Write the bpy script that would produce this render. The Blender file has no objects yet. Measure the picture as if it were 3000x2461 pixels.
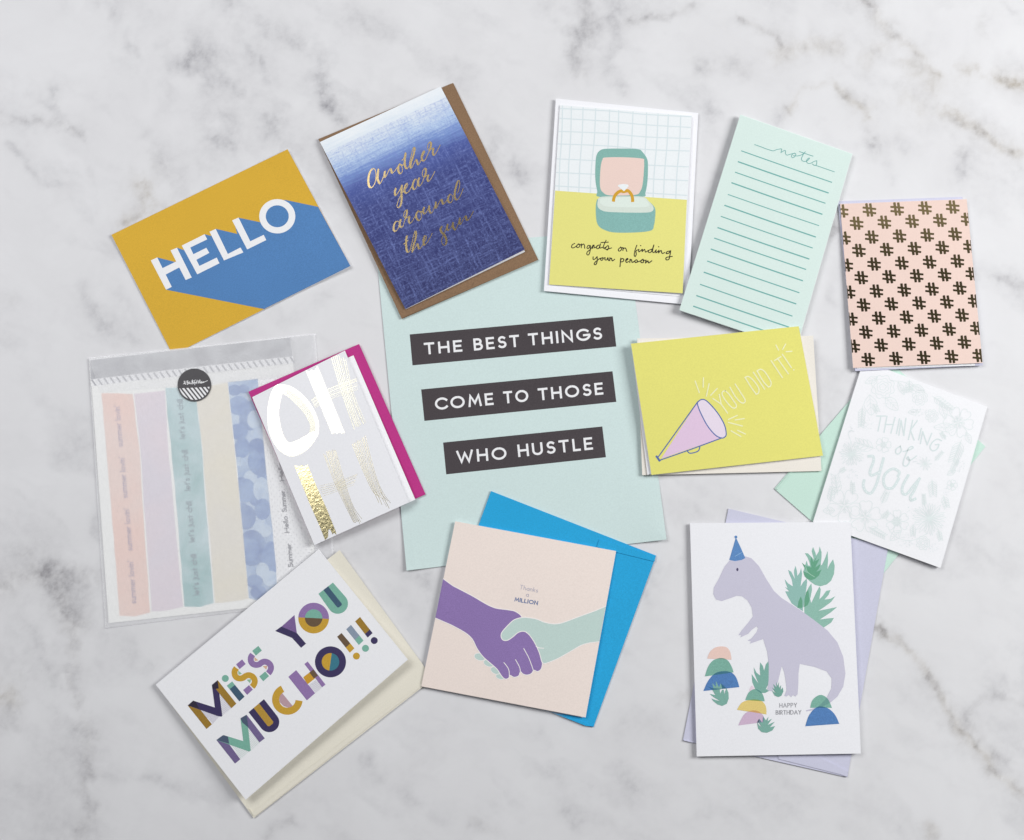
import bpy, bmesh, math, random
import numpy as np
from mathutils import Vector, Matrix
from mathutils.geometry import tessellate_polygon
random.seed(7)
S = bpy.context.scene
COL = S.collection

# ------------------------------------------------------------------ camera, world, lights
W, H = 3000.0, 2461.0
LENS = 50.0
F = LENS / 36.0 * W            # focal length in photo pixels
PITCH = math.radians(9.5)
DIST = 1.09
CAM = Vector((0, -DIST * math.sin(PITCH), DIST * math.cos(PITCH)))
RX = Matrix.Rotation(PITCH, 3, 'X')
cd = bpy.data.cameras.new('camera'); cam = bpy.data.objects.new('camera', cd); COL.objects.link(cam)
cd.lens = LENS; cd.sensor_width = 36; cd.sensor_fit = 'HORIZONTAL'
cd.clip_start = 0.01; cd.clip_end = 50
cam.location = CAM; cam.rotation_euler = (PITCH, 0, 0)
S.camera = cam
S.view_settings.view_transform = 'Standard'; S.view_settings.look = 'None'
S.view_settings.exposure = 0.0; S.view_settings.gamma = 1

w = bpy.data.worlds.new('World'); S.world = w; w.use_nodes = True
bg = w.node_tree.nodes['Background']
bg.inputs['Color'].default_value = (0.93, 0.96, 1.0, 1); bg.inputs['Strength'].default_value = 0.09

def area(name, loc, target, sx, sy, power, col):
    l = bpy.data.lights.new(name, 'AREA'); l.shape = 'RECTANGLE'; l.size = sx; l.size_y = sy
    l.energy = power; l.color = col
    o = bpy.data.objects.new(name, l); COL.objects.link(o); o.location = loc
    d = Vector(target) - Vector(loc)
    o.rotation_euler = d.to_track_quat('-Z', 'Y').to_euler()
    return o
area('softbox_lamp', (-0.98, 0.56, 1.50), (-0.94, 0.42, 0), 1.25, 0.92, 18.0, (0.985, 0.99, 0.985))
area('softbox_lamp', (1.45, 0.30, 1.15), (0.0, 0.02, 0), 0.7, 0.9, 29.0, (0.985, 0.99, 0.965))
area('foil_fill_lamp', (0.15, 1.14, 1.50), (0.15, 1.14, 0), 1.6, 0.95, 2.7, (1.0, 0.98, 0.95))  # added dim lamp, stands in for a lit wall mirrored in the foil

# ------------------------------------------------------------------ pixel <-> place
def ray(px, py):
    return RX @ Vector(((px - W / 2) / F, -(py - H / 2) / F, -1.0))
def at(px, py, z=0.0):
    d = ray(px, py); t = (z - CAM.z) / d.z
    return CAM + d * t
class Z:                                   # coordinates measured on an enlarged detail of the photo
    def __init__(s, x, y, k): s.x, s.y, s.k = x, y, k
    def __call__(s, *p):
        if len(p) == 2 and not hasattr(p[0], '__len__'): return (s.x + p[0] / s.k, s.y + p[1] / s.k)
        return [(s.x + a / s.k, s.y + b / s.k) for a, b in (p[0] if len(p) == 1 else p)]
MM = 0.001
# ------------------------------------------------------------------ materials
def lin(c):
    return tuple((v / 12.92 if v <= 0.04045 else ((v + 0.055) / 1.055) ** 2.4) for v in (x / 255 for x in c))
_m = {}
def nt(name):
    m = bpy.data.materials.new(name); m.use_nodes = True
    n = m.node_tree; return m, n, n.nodes['Principled BSDF']
def paper(rgb, name='paper', grain=0.05, rough=0.75, scale=900, bump=0.05, spec=0.25, gain=1.0):
    key = (tuple(rgb), name, grain, rough, scale, bump, spec)
    if key in _m: return _m[key]
    m, n, p = nt(name)
    c = lin(rgb); N = n.nodes.new; L = n.links.new
    tc = N('ShaderNodeTexCoord')
    no = N('ShaderNodeTexNoise'); no.inputs['Scale'].default_value = scale; no.inputs['Detail'].default_value = 3
    L(tc.outputs['Object'], no.inputs['Vector'])
    n2 = N('ShaderNodeTexNoise'); n2.inputs['Scale'].default_value = 22; n2.inputs['Detail'].default_value = 4
    L(tc.outputs['Object'], n2.inputs['Vector'])
    ad = N('ShaderNodeMath'); ad.operation = 'MULTIPLY_ADD'; ad.inputs[1].default_value = 0.25; 
    L(n2.outputs['Fac'], ad.inputs[0]); L(no.outputs['Fac'], ad.inputs[2])
    mr = N('ShaderNodeMapRange'); mr.inputs['From Min'].default_value = 0.35; mr.inputs['From Max'].default_value = 0.9
    mr.inputs['To Min'].default_value = 1 - grain * 1.5; mr.inputs['To Max'].default_value = 1 + grain * 1.5
    L(ad.outputs[0], mr.inputs['Value'])
    vm = N('ShaderNodeVectorMath'); vm.operation = 'SCALE'; vm.inputs[0].default_value = c
    L(mr.outputs['Result'], vm.inputs['Scale']); L(vm.outputs[0], p.inputs['Base Color'])
    p.inputs['Roughness'].default_value = rough; p.inputs['Specular IOR Level'].default_value = spec
    if bump:
        b = N('ShaderNodeBump'); b.inputs['Strength'].default_value = bump; b.inputs['Distance'].default_value = 0.0002
        L(no.outputs['Fac'], b.inputs['Height']); L(b.outputs['Normal'], p.inputs['Normal'])
    _m[key] = m; return m
def ink(rgb, grain=0.06, rough=0.7): return paper(rgb, 'printed_ink', grain, rough, 1300, 0, 0.2)
def foil(crinkle=0.25, rough=0.16, col=(0.93, 0.74, 0.40)):
    key = ('foil', crinkle, rough, col)
    if key in _m: return _m[key]
    m, n, p = nt('gold_foil'); N = n.nodes.new; L = n.links.new
    p.inputs['Base Color'].default_value = (*col, 1); p.inputs['Metallic'].default_value = 1
    p.inputs['Roughness'].default_value = rough
    tc = N('ShaderNodeTexCoord'); no = N('ShaderNodeTexNoise'); no.inputs['Scale'].default_value = 420
    no.inputs['Detail'].default_value = 5; no.inputs['Distortion'].default_value = 0.6
    L(tc.outputs['Object'], no.inputs['Vector'])
    b = N('ShaderNodeBump'); b.inputs['Strength'].default_value = crinkle; b.inputs['Distance'].default_value = 0.0004
    L(no.outputs['Fac'], b.inputs['Height']); L(b.outputs['Normal'], p.inputs['Normal'])
    _m[key] = m; return m

# ------------------------------------------------------------------ sheets
def quad_uv(c, px, py):
    (x0, y0), (x1, y1), (x2, y2), (x3, y3) = c      # TL TR BR BL
    u = v = 0.5
    for _ in range(6):
        X = x0*(1-u)*(1-v) + x1*u*(1-v) + x2*u*v + x3*(1-u)*v
        Y = y0*(1-u)*(1-v) + y1*u*(1-v) + y2*u*v + y3*(1-u)*v
        du = ((x1-x0)*(1-v) + (x2-x3)*v, (y1-y0)*(1-v) + (y2-y3)*v)
        dv = ((x3-x0)*(1-u) + (x2-x1)*u, (y3-y0)*(1-u) + (y2-y1)*u)
        D = du[0]*dv[1] - du[1]*dv[0]
        ex, ey = px - X, py - Y
        u += (ex*dv[1] - ey*dv[0]) / D; v += (du[0]*ey - du[1]*ex) / D
    return u, v
class Surf:
    """a sheet's top face: outline seen in the photo plus its height above the table (mm) at each corner"""
    def __init__(s, c, h, bow=(0, 0), wob=0.0, ph=0.0, cor=()):
        s.c, s.h, s.bow, s.wob, s.ph, s.cor = c, h, bow, wob, ph, cor      # cor: lifted corners (u, v, mm, reach)
    def hz(s, u, v):
        a, b, c, d = s.h
        z = a*(1-u)*(1-v) + b*u*(1-v) + c*u*v + d*(1-u)*v
        z += s.bow[0]*4*u*(1-u) + s.bow[1]*4*v*(1-v)
        if s.wob: z += s.wob*(math.sin(5.1*u+2.3*v+s.ph) + 0.6*math.sin(3.7*v-4.9*u+2*s.ph) + 1.3)
        for u0, v0, mm, r in s.cor: z += mm*max(0, 1 - math.hypot(u-u0, v-v0)/r)**2
        return z * MM
    def pt(s, u, v, off=0.0):
        c = s.c
        x = c[0][0]*(1-u)*(1-v) + c[1][0]*u*(1-v) + c[2][0]*u*v + c[3][0]*(1-u)*v
        y = c[0][1]*(1-u)*(1-v) + c[1][1]*u*(1-v) + c[2][1]*u*v + c[3][1]*(1-u)*v
        return at(x, y, s.hz(u, v) + off)
    def px(s, x, y, off=0.0):
        u, v = quad_uv(s.c, x, y)
        return at(x, y, s.hz(u, v) + off)

def thing(name, label, cat, surf, group=None):
    a, b, c, d = [surf.pt(u, v) for u, v in ((0, 0), (1, 0), (1, 1), (0, 1))]
    o = bpy.data.objects.new(name, None); COL.objects.link(o)
    ctr = (a + b + c + d) / 4; e = (b - a)
    o.location = (ctr.x, ctr.y, 0); o.rotation_euler = (0, 0, math.atan2(e.y, e.x))
    o.empty_display_size = 0.02
    o['label'] = label; o['category'] = cat
    if group: o['group'] = group
    o.matrix_basis = Matrix.Translation(o.location) @ Matrix.Rotation(math.atan2(e.y, e.x), 4, 'Z')
    return o
def inv(root): return root.matrix_basis.inverted()
def link(name, verts, faces, mats, root, idx=None, label=None, smooth=False, parent=None):
    M = inv(root)
    me = bpy.data.meshes.new(name)
    me.from_pydata([tuple(M @ v) for v in verts], [], faces)
    for m in mats: me.materials.append(m)
    if idx: me.polygons.foreach_set('material_index', idx)
    if smooth: me.polygons.foreach_set('use_smooth', [True] * len(faces))
    me.update()
    o = bpy.data.objects.new(name, me); COL.objects.link(o); o.parent = parent or root
    if label: o['label'] = label
    return o
def sheet(root, name, surf, mat, t=0.3, n=10, label=None, edge=None, parent=None):
    """a thin solid sheet: top face on surf, t mm thick"""
    V, Fc, ix = [], [], []
    for k in (0, 1):
        for j in range(n + 1):
            for i in range(n + 1):
                p = surf.pt(i / n, j / n); V.append(Vector((p.x, p.y, p.z - (t * MM if k else 0))))
    s = (n + 1) * (n + 1); q = lambda i, j, k: k * s + j * (n + 1) + i
    for j in range(n):
        for i in range(n):
            Fc.append((q(i, j, 0), q(i, j+1, 0), q(i+1, j+1, 0), q(i+1, j, 0))); ix.append(0)
            Fc.append((q(i, j, 1), q(i+1, j, 1), q(i+1, j+1, 1), q(i, j+1, 1))); ix.append(1 if edge else 0)
    for i in range(n):
        for a, b in (((i, 0), (i+1, 0)), ((i+1, n), (i, n)), ((0, i+1), (0, i)), ((n, i), (n, i+1))):
            Fc.append((q(*a, 0), q(*b, 0), q(*b, 1), q(*a, 1))); ix.append(1 if edge else 0)
    mats = [mat] + ([edge] if edge else [])
    return link(name, V, Fc, mats, root, ix, label, parent=parent)

# ------------------------------------------------------------------ print shapes (all flat print lies on its sheet)
def smooth(pts, closed=True, k=5):
    n = len(pts); out = []
    rng = range(n) if closed else range(n - 1)
    for i in rng:
        if closed: p0, p1, p2, p3 = pts[i-1], pts[i], pts[(i+1) % n], pts[(i+2) % n]
        else: p0, p1, p2, p3 = pts[max(i-1, 0)], pts[i], pts[i+1], pts[min(i+2, n-1)]
        for j in range(k):
            t = j / k
            out.append(tuple(0.5*((2*p1[a]) + (-p0[a]+p2[a])*t + (2*p0[a]-5*p1[a]+4*p2[a]-p3[a])*t*t + (-p0[a]+3*p1[a]-3*p2[a]+p3[a])*t**3) for a in (0, 1)))
    if not closed: out.append(tuple(pts[-1]))
    return out
def arc(cx, cy, rx, ry, a0, a1, n=20):
    return [(cx + rx*math.cos(math.radians(a0 + (a1-a0)*i/n)), cy + ry*math.sin(math.radians(a0 + (a1-a0)*i/n))) for i in range(n + 1)]
def clip(poly, conv):
    """clip a polygon by a convex outline"""
    ar = sum(conv[i-1][0]*conv[i][1] - conv[i][0]*conv[i-1][1] for i in range(len(conv)))
    cv = conv if ar > 0 else conv[::-1]
    out = list(poly)
    for i in range(len(cv)):
        a, b = cv[i-1], cv[i]
        f = lambda p: (b[0]-a[0])*(p[1]-a[1]) - (b[1]-a[1])*(p[0]-a[0])
        src, out = out, []
        for j in range(len(src)):
            p, q = src[j-1], src[j]; fp, fq = f(p), f(q)
            if (fp >= 0) != (fq >= 0):
                t = fp / (fp - fq); out.append((p[0]+(q[0]-p[0])*t, p[1]+(q[1]-p[1])*t))
            if fq >= 0: out.append(q)
        if not out: return []
    return out
def ribbon(pts, wid, caps='butt'):
    """quads of a stroke; wid a number or one per point (photo px)"""
    P = [pts[0]]
    Wd = [wid[0]] if hasattr(wid, '__len__') else None
    for i in range(1, len(pts)):
        if math.hypot(pts[i][0]-P[-1][0], pts[i][1]-P[-1][1]) > 1e-4:
            P.append(pts[i]);
            if Wd is not None: Wd.append(wid[i])
    n = len(P)
    if n < 2: return []
    ws = Wd or [wid]*n
    T = []
    for i in range(n - 1):
        dx, dy = P[i+1][0]-P[i][0], P[i+1][1]-P[i][1]; l = math.hypot(dx, dy); T.append((dx/l, dy/l))
    if caps == 'round' or caps == 'square':
        e = ws[0]*0.5; P[0] = (P[0][0]-T[0][0]*e*0.8, P[0][1]-T[0][1]*e*0.8)
        e = ws[-1]*0.5; P[-1] = (P[-1][0]+T[-1][0]*e*0.8, P[-1][1]+T[-1][1]*e*0.8)
    Lp, Rp = [], []
    for i in range(n):
        a = T[max(i-1, 0)]; b = T[min(i, n-2)]
        nx, ny = -(a[1]+b[1]), a[0]+b[0]; l = math.hypot(nx, ny)
        if l < 0.3: nx, ny, l = -a[1], a[0], 1.0
        nx, ny = nx/l, ny/l
        c = max(0.45, abs(nx*-a[1] + ny*a[0])); h = ws[i]*0.5/c
        Lp.append((P[i][0]+nx*h, P[i][1]+ny*h)); Rp.append((P[i][0]-nx*h, P[i][1]-ny*h))
    qs = [[Lp[i], Lp[i+1], Rp[i+1], Rp[i]] for i in range(n-1)]
    if caps == 'round':
        for e, t, i in ((0, (-T[0][0], -T[0][1]), 0), (n-1, T[-1], n-1)):
            h = ws[i]*0.5; c = P[e]; a = Lp[e]; b = Rp[e]
            m1 = (c[0]+t[0]*h*0.35+(a[0]-c[0])*0.6, c[1]+t[1]*h*0.35+(a[1]-c[1])*0.6)
            m2 = (c[0]+t[0]*h*0.35+(b[0]-c[0])*0.6, c[1]+t[1]*h*0.35+(b[1]-c[1])*0.6)
            qs.append([a, m1, m2, b])
    return qs
class Art:
    """collects flat print on one sheet; each shape sits a hair above the one before"""
    def __init__(s, root, surf, base=0.05, step=0.004):
        s.root, s.surf, s.z, s.step, s.items = root, surf, base, step, []
    def poly(s, pts, mat, holes=None, sm=False, k=4, clipto=None):
        if sm: pts = smooth(pts, True, k)
        if clipto: pts = clip(pts, clipto)
        if len(pts) < 3: return
        loops = [pts] + (holes or [])
        flat = [p for l in loops for p in l]
        tr = tessellate_polygon([[Vector((x, y, 0)) for x, y in l] for l in loops])
        s.items.append((flat, [tuple(t) for t in tr], mat, s.z)); s.z += s.step
    def stroke(s, pts, wid, mat, sm=False, k=5, caps='butt', cal=None, clipto=None):
        if sm: pts = smooth(pts, False, k)
        if cal:                                     # brush pen: thick on the way down
            lo, hi = cal; ws = []
            for i in range(len(pts)):
                a, b = pts[max(i-1, 0)], pts[min(i+1, len(pts)-1)]
                dx, dy = b[0]-a[0], b[1]-a[1]; l = math.hypot(dx, dy) or 1
                d = (dx*s.down[0] + dy*s.down[1]) / l
                ws.append(lo + (hi-lo)*max(0, d)**0.8)
            for _ in range(2): ws = [(ws[max(i-1, 0)] + ws[i] + ws[min(i+1, len(ws)-1)])/3 for i in range(len(ws))]
            ws[0] *= 0.8; ws[-1] *= 0.6; wid = ws
        V, Fc = [], []
        for q in ribbon(pts, wid, caps):
            if clipto: q = clip(q, clipto)
            if len(q) < 3: continue
            Fc.append(tuple(range(len(V), len(V)+len(q)))); V += q
        if Fc:
            s.items.append((V, Fc, mat, s.z)); s.z += s.step
    down = (0, 1)
    def disc(s, c, rx, ry, mat, n=20, rot=0, clipto=None):
        cr, sr = math.cos(math.radians(rot)), math.sin(math.radians(rot))
        s.poly([(c[0]+rx*math.cos(t)*cr - ry*math.sin(t)*sr, c[1]+rx*math.cos(t)*sr + ry*math.sin(t)*cr) for t in (2*math.pi*i/n for i in range(n))], mat, clipto=clipto)
    def flush(s, name, label=None, parent=None, maxedge=45, off=0):
        if not s.items: return None
        bm = bmesh.new(); mats = []
        lay = bm.verts.layers.float.new('h')
        for V, Fc, mat, z in s.items:
            if mat not in mats: mats.append(mat)
            vs = [bm.verts.new((x, y, 0)) for x, y in V]
            for v in vs: v[lay] = z
            for f in Fc:
                try:
                    fc = bm.faces.new([vs[i] for i in f]); fc.material_index = mats.index(mat)
                except ValueError: pass
        for _ in range(5):
            E = [e for e in bm.edges if e.calc_length() > maxedge]
            if not E: break
            bmesh.ops.subdivide_edges(bm, edges=E, cuts=1)
            bmesh.ops.triangulate(bm, faces=[f for f in bm.faces if len(f.verts) > 4])
        M = inv(s.root)
        for v in bm.verts:
            p = s.surf.px(v.co.x, v.co.y, (v[lay] + off) * MM); v.co = M @ p
        bm.normal_update()
        fl = [f for f in bm.faces if f.normal.z < 0]
        bmesh.ops.reverse_faces(bm, faces=fl)
        me = bpy.data.meshes.new(name); bm.to_mesh(me); bm.free()
        for m in mats: me.materials.append(m)
        o = bpy.data.objects.new(name, me); COL.objects.link(o); o.parent = parent or s.root
        if label: o['label'] = label
        s.items = []
        return o

# ------------------------------------------------------------------ a plain geometric alphabet drawn with strokes
A_ = arc
G = {
 'A': (0.86, [[(0, 0), (.43, 1), (.86, 0)], [(.14, .32), (.72, .32)]]),
 'B': (0.60, [[(0, 0), (0, 1)], [(0, 1), (.28, 1)] + A_(.28, .76, .24, .24, 90, -90, 8) + [(0, .52)], [(0, .52), (.32, .52)] + A_(.32, .26, .27, .26, 90, -90, 8) + [(0, 0)]]),
 'C': (0.82, [A_(.50, .5, .5, .5, 42, 318, 22)]),
 'D': (0.80, [[(0, 0), (0, 1), (.3, 1)] + A_(.3, .5, .5, .5, 90, -90, 14) + [(0, 0)]]),
 'E': (0.52, [[(0, 0), (0, 1)], [(0, 1), (.52, 1)], [(0, .51), (.46, .51)], [(0, 0), (.52, 0)]]),
 'G': (0.90, [A_(.5, .5, .5, .5, 45, 350, 22) + [(.98, .46), (.55, .46)]]),
 'H': (0.70, [[(0, 0), (0, 1)], [(.70, 0), (.70, 1)], [(0, .5), (.70, .5)]]),
 'I': (0.0, [[(0, 0), (0, 1)]]),
 'L': (0.46, [[(0, 1), (0, 0)], [(0, 0), (.46, 0)]]),
 'M': (0.92, [[(.0, 0), (.12, 1), (.46, .25), (.80, 1), (.92, 0)]]),
 'N': (0.72, [[(0, 0), (0, 1), (.72, 0), (.72, 1)]]),
 'O': (1.0, [A_(.5, .5, .5, .5, 90, 450, 28)]),
 'P': (0.56, [[(0, 0), (0, 1)], [(0, 1), (.28, 1)] + A_(.28, .73, .27, .27, 90, -90, 8) + [(0, .46)]]),
 'R': (0.60, [[(0, 0), (0, 1)], [(0, 1), (.28, 1)] + A_(.28, .74, .26, .26, 90, -90, 8) + [(0, .48)], [(.26, .48), (.58, 0)]]),
 'S': (0.56, [A_(.30, .75, .25, .25, 40, 250, 10) + A_(.28, .26, .28, .26, 75, -145, 10)]),
 'T': (0.64, [[(0, 1), (.64, 1)], [(.32, 1), (.32, 0)]]),
 'U': (0.68, [[(0, 1), (0, .34)] + A_(.34, .34, .34, .34, 180, 360, 12) + [(.68, 1)]]),
 'W': (1.14, [[(0, 1), (.28, 0), (.57, .82), (.86, 0), (1.14, 1)]]),
 'Y': (0.72, [[(0, 1), (.36, .45), (.72, 1)], [(.36, .45), (.36, 0)]]),
 'a': (0.52, [A_(.25, .28, .25, .28, 0, 360, 16), [(.52, .56), (.52, 0)]]),
 'c': (0.46, [A_(.27, .3, .27, .3, 45, 315, 14)]),
 'e': (0.54, [[(.03, .3), (.53, .3)] + A_(.27, .3, .27, .3, 0, 310, 16)]),
 'h': (0.46, [[(0, 0), (0, 1)], [(0, .36)] + A_(.23, .36, .23, .24, 180, 0, 8) + [(.46, 0)]]),
 'i': (0.0, [[(0, 0), (0, .6)], [(0, .76), (0, .86)]]),
 'j': (0.10, [[(.1, .6), (.1, -.1), (-.06, -.22)], [(.1, .76), (.1, .86)]]),
 'k': (0.40, [[(0, 0), (0, 1)], [(.38, .6), (0, .26)], [(.12, .36), (.4, 0)]]),
 'l': (0.0, [[(0, 0), (0, 1)]]),
 'm': (0.80, [[(0, 0), (0, .6)], [(0, .38)] + A_(.2, .38, .2, .22, 180, 0, 7) + [(.4, 0)], [(.4, .38)] + A_(.6, .38, .2, .22, 180, 0, 7) + [(.8, 0)]]),
 'n': (0.42, [[(0, 0), (0, .6)], [(0, .38)] + A_(.21, .38, .21, .22, 180, 0, 7) + [(.42, 0)]]),
 'o': (0.58, [A_(.29, .3, .29, .3, 90, 450, 18)]),
 'r': (0.26, [[(0, 0), (0, .6)], [(0, .34), (.08, .54), (.26, .6)]]),
 's': (0.36, [A_(.19, .45, .16, .15, 40, 250, 8) + A_(.18, .15, .18, .15, 75, -145, 8)]),
 't': (0.28, [[(.13, 0), (.13, .85)], [(0, .58), (.28, .58)]]),
 'u': (0.44, [[(0, .6), (0, .22)] + A_(.22, .22, .22, .22, 180, 360, 8) + [(.44, .6)], [(.44, .3), (.44, 0)]]),
 'v': (0.48, [[(0, .6), (.24, 0), (.48, .6)]]),
 "'": (0.0, [[(0, 1), (0, .76)]]),
}
def text(art, s, p0, p1, cap, wid, mat, gap=0.26, space=0.55, up=None, caps='butt', jit=0):
    """one word or line: ink runs from p0 to p1 along the baseline, capitals cap px high"""
    x = 0; pos = []
    for ch in s:
        if ch == ' ': x += space; continue
        pos.append((x, ch)); x += G[ch][0] + gap
    total = x - gap
    dx, dy = p1[0]-p0[0], p1[1]-p0[1]; l = math.hypot(dx, dy); ex = (dx/l, dy/l)
    sx = (l - wid) / total
    if up is None: up = (ex[1], -ex[0])
    o = (p0[0] + ex[0]*wid/2 + up[0]*wid/2, p0[1] + ex[1]*wid/2 + up[1]*wid/2)
    hy = cap - wid
    for xx, ch in pos:
        for st in G[ch][1]:
            pts = [(o[0] + ex[0]*(xx+a)*sx + up[0]*b*hy, o[1] + ex[1]*(xx+a)*sx + up[1]*b*hy) for a, b in st]
            closed = math.hypot(pts[0][0]-pts[-1][0], pts[0][1]-pts[-1][1]) < 0.01
            cp = caps
            if not closed:
                a, b = pts[0], pts[1]; c, d = pts[-1], pts[-2]
                ext = wid/2
                def push(a, b):
                    q = math.hypot(a[0]-b[0], a[1]-b[1]) or 1
                    return (a[0] + (a[0]-b[0])/q*ext, a[1] + (a[1]-b[1])/q*ext)
                pts = [push(a, b)] + pts[1:-1] + [push(c, d)]
            art.stroke(pts, wid, mat, caps='butt' if caps == 'butt' else caps)

# ------------------------------------------------------------------ the marble table top
def vnoise(x, y, seed):
    r = np.random.RandomState(seed); T = r.rand(256, 256)
    xi, yi = np.floor(x).astype(int), np.floor(y).astype(int); fx, fy = x-xi, y-yi
    fx, fy = fx*fx*(3-2*fx), fy*fy*(3-2*fy)
    g = lambda a, b: T[a % 256, b % 256]
    return (g(xi, yi)*(1-fx)*(1-fy) + g(xi+1, yi)*fx*(1-fy) + g(xi, yi+1)*(1-fx)*fy + g(xi+1, yi+1)*fx*fy) * 2 - 1
def fbm(x, y, seed, o=5):
    s = 0; a = 1; t = 0
    for k in range(o):
        s = s + a*vnoise(x*2**k + 17*k, y*2**k + 31*k, seed+k); t += a; a *= 0.55
    return s / t
VEINS = {
 0: (0, 0, [
  ([(950,30),(1010,110),(1100,130),(1230,150),(1330,220),(1320,320),(1360,400),(1420,510)],38,.5,0),([(780,240),(850,290),(900,350),(980,400)],46,.42,0),
  ([(700,360),(760,280),(850,220)],36,.3,0),([(870,490),(930,530)],42,.42,0),([(1090,490),(1120,520),(1140,580)],22,.5,0),([(460,20),(500,50)],24,.4,0),
  ([(560,190),(580,220)],18,.3,0),([(0,500),(130,490),(250,510),(340,560)],16,.4,.1),([(220,360),(260,500),(340,555)],18,.35,0),([(40,580),(130,690),(240,780)],12,.35,0),
  ([(120,380),(220,430)],18,.2,0),([(580,770),(620,830),(600,890),(540,910)],26,.75,.5),([(660,680),(700,710)],28,.35,.1),([(620,560),(640,640)],28,.25,0),
  ([(370,700),(400,800),(400,880)],14,.2,0),([(1020,200),(1070,260),(1100,330)],20,.42,0),([(1330,440),(1400,500)],18,.4,0),([(1440,40),(1500,110),(1600,160)],28,.25,0),
  ([(2040,640),(2116,690)],36,.35,0),([(330,1200),(420,1330),(450,1411)],24,.25,0),([(0,1210),(60,1240)],18,.25,.2),([(1180,1320),(1400,1220)],28,.2,0),
  ([(1360,760),(1300,800)],24,.22,0),([(860,580),(960,630)],18,.25,0),([(500,1210),(560,1330),(540,1400)],28,.2,0),([(300,0),(420,60),(600,150)],60,.14,0),([(640,700),(800,760),(900,640)],60,.16,0)]),
 1: (1500, 0, [
  ([(300,20),(300,110),(270,220),(280,300)],30,.7,.1),([(130,50),(180,100),(240,90)],28,.4,0),([(420,20),(430,200),(400,270),(460,370)],30,.42,0),([(480,100),(560,75),(660,80),(750,20)],14,.32,.2),
  ([(930,75),(1000,110),(1070,160),(1090,200)],13,.5,.2),([(1090,240),(1200,200),(1340,200)],28,.5,.7),([(780,290),(860,260),(930,280),(970,310)],28,.42,.1),([(820,460),(840,462)],22,.38,0),
  ([(1150,450),(1200,380),(1300,350),(1380,390),(1450,480)],13,.55,.6),([(1440,0),(1520,90),(1620,150),(1700,240),(1750,290),(1740,340)],15,.45,.4),([(1640,280),(1730,310),(1750,350)],34,.55,.6),
  ([(1850,300),(1880,290),(1930,290),(2116,350)],20,.6,.7),([(1630,430),(1680,460)],36,.42,.6),([(1790,460),(1860,510),(1930,540),(2020,600),(2110,630)],16,.6,.6),([(1940,80),(1950,140)],24,.3,.2),
  ([(2000,0),(2116,100)],12,.22,0),([(1460,560),(1500,610)],24,.4,.1),([(1600,570),(1660,600)],28,.3,0),([(1865,640),(1880,650)],24,.5,.1),([(1550,680),(1590,760)],14,.3,0),([(1845,715),(1860,722)],14,.35,0),
  ([(740,890),(790,930)],46,.45,0),([(1330,920),(1340,960)],22,.45,.2),([(0,690),(80,760),(120,800)],18,.25,0),([(1900,1100),(2000,1140),(2116,1180)],13,.38,.1),([(1290,1150),(1350,1250)],15,.2,0),
  ([(1100,470),(1100,520)],24,.35,0),([(1450,240),(1540,190)],26,.3,.5),([(2080,340),(2116,350)],18,.5,.6),([(1440,430),(1470,420)],18,.35,.4)]),
 2: (0, 1461, [
  ([(0,370),(80,330),(180,320),(230,370),(260,450),(290,520)],40,.55,.2),([(130,220),(190,290),(300,330),(410,330)],30,.5,.1),([(230,380),(370,420)],55,.36,0),([(0,800),(40,820)],34,.85,.5),
  ([(0,640),(60,700),(120,740)],40,.3,0),([(280,560),(300,640),(290,760),(350,900),(370,960),(370,1080),(350,1200),(370,1330),(330,1411)],26,.45,.1),([(120,560),(200,720),(280,800),(250,900),(330,960)],36,.36,0),
  ([(400,580),(500,620),(620,700)],40,.22,0),([(420,330),(400,30)],18,.22,0),([(390,1150),(520,1160),(640,1150),(710,1210)],16,.3,0),([(1750,360),(1780,410),(1790,470)],30,.6,0),([(1630,410),(1660,480)],28,.3,0),
  ([(1100,1411),(1150,1360),(1200,1330)],15,.25,.1),([(1500,1080),(1540,1120),(1600,1170),(1800,1300)],28,.3,0),([(1200,1130),(1300,1200)],40,.2,0),([(1940,1350),(2060,1380)],28,.3,.2),([(0,950),(60,900)],30,.2,0),([(100,1200),(250,1380)],60,.2,0)]),
 3: (1500, 1461, [
  ([(1510,540),(1600,600),(1680,680),(1770,820),(1850,970),(1950,1060),(1990,1140),(2116,1230)],13,.65,.4),([(1830,960),(1950,1070)],28,.4,.3),([(1850,940),(1940,830),(2000,800),(2116,860)],13,.38,.1),
  ([(1980,1050),(2116,1110)],12,.28,.1),([(2050,640),(2100,700)],55,.35,0),([(1990,760),(2116,780)],28,.22,0),([(440,930),(520,900),(600,960)],46,.2,0),([(130,960),(150,990)],28,.3,0),([(230,1300),(270,1340)],28,.36,0),
  ([(460,1130),(480,1180)],28,.3,0),([(780,1300),(800,1305)],24,.3,0),([(550,340),(560,410)],28,.35,0),([(700,820),(750,800)],20,.2,.4),([(1740,1370),(1755,1375)],22,.4,.6),([(600,260),(700,240)],28,.25,0),([(1580,90),(1700,60)],50,.12,0)]),
}
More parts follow.
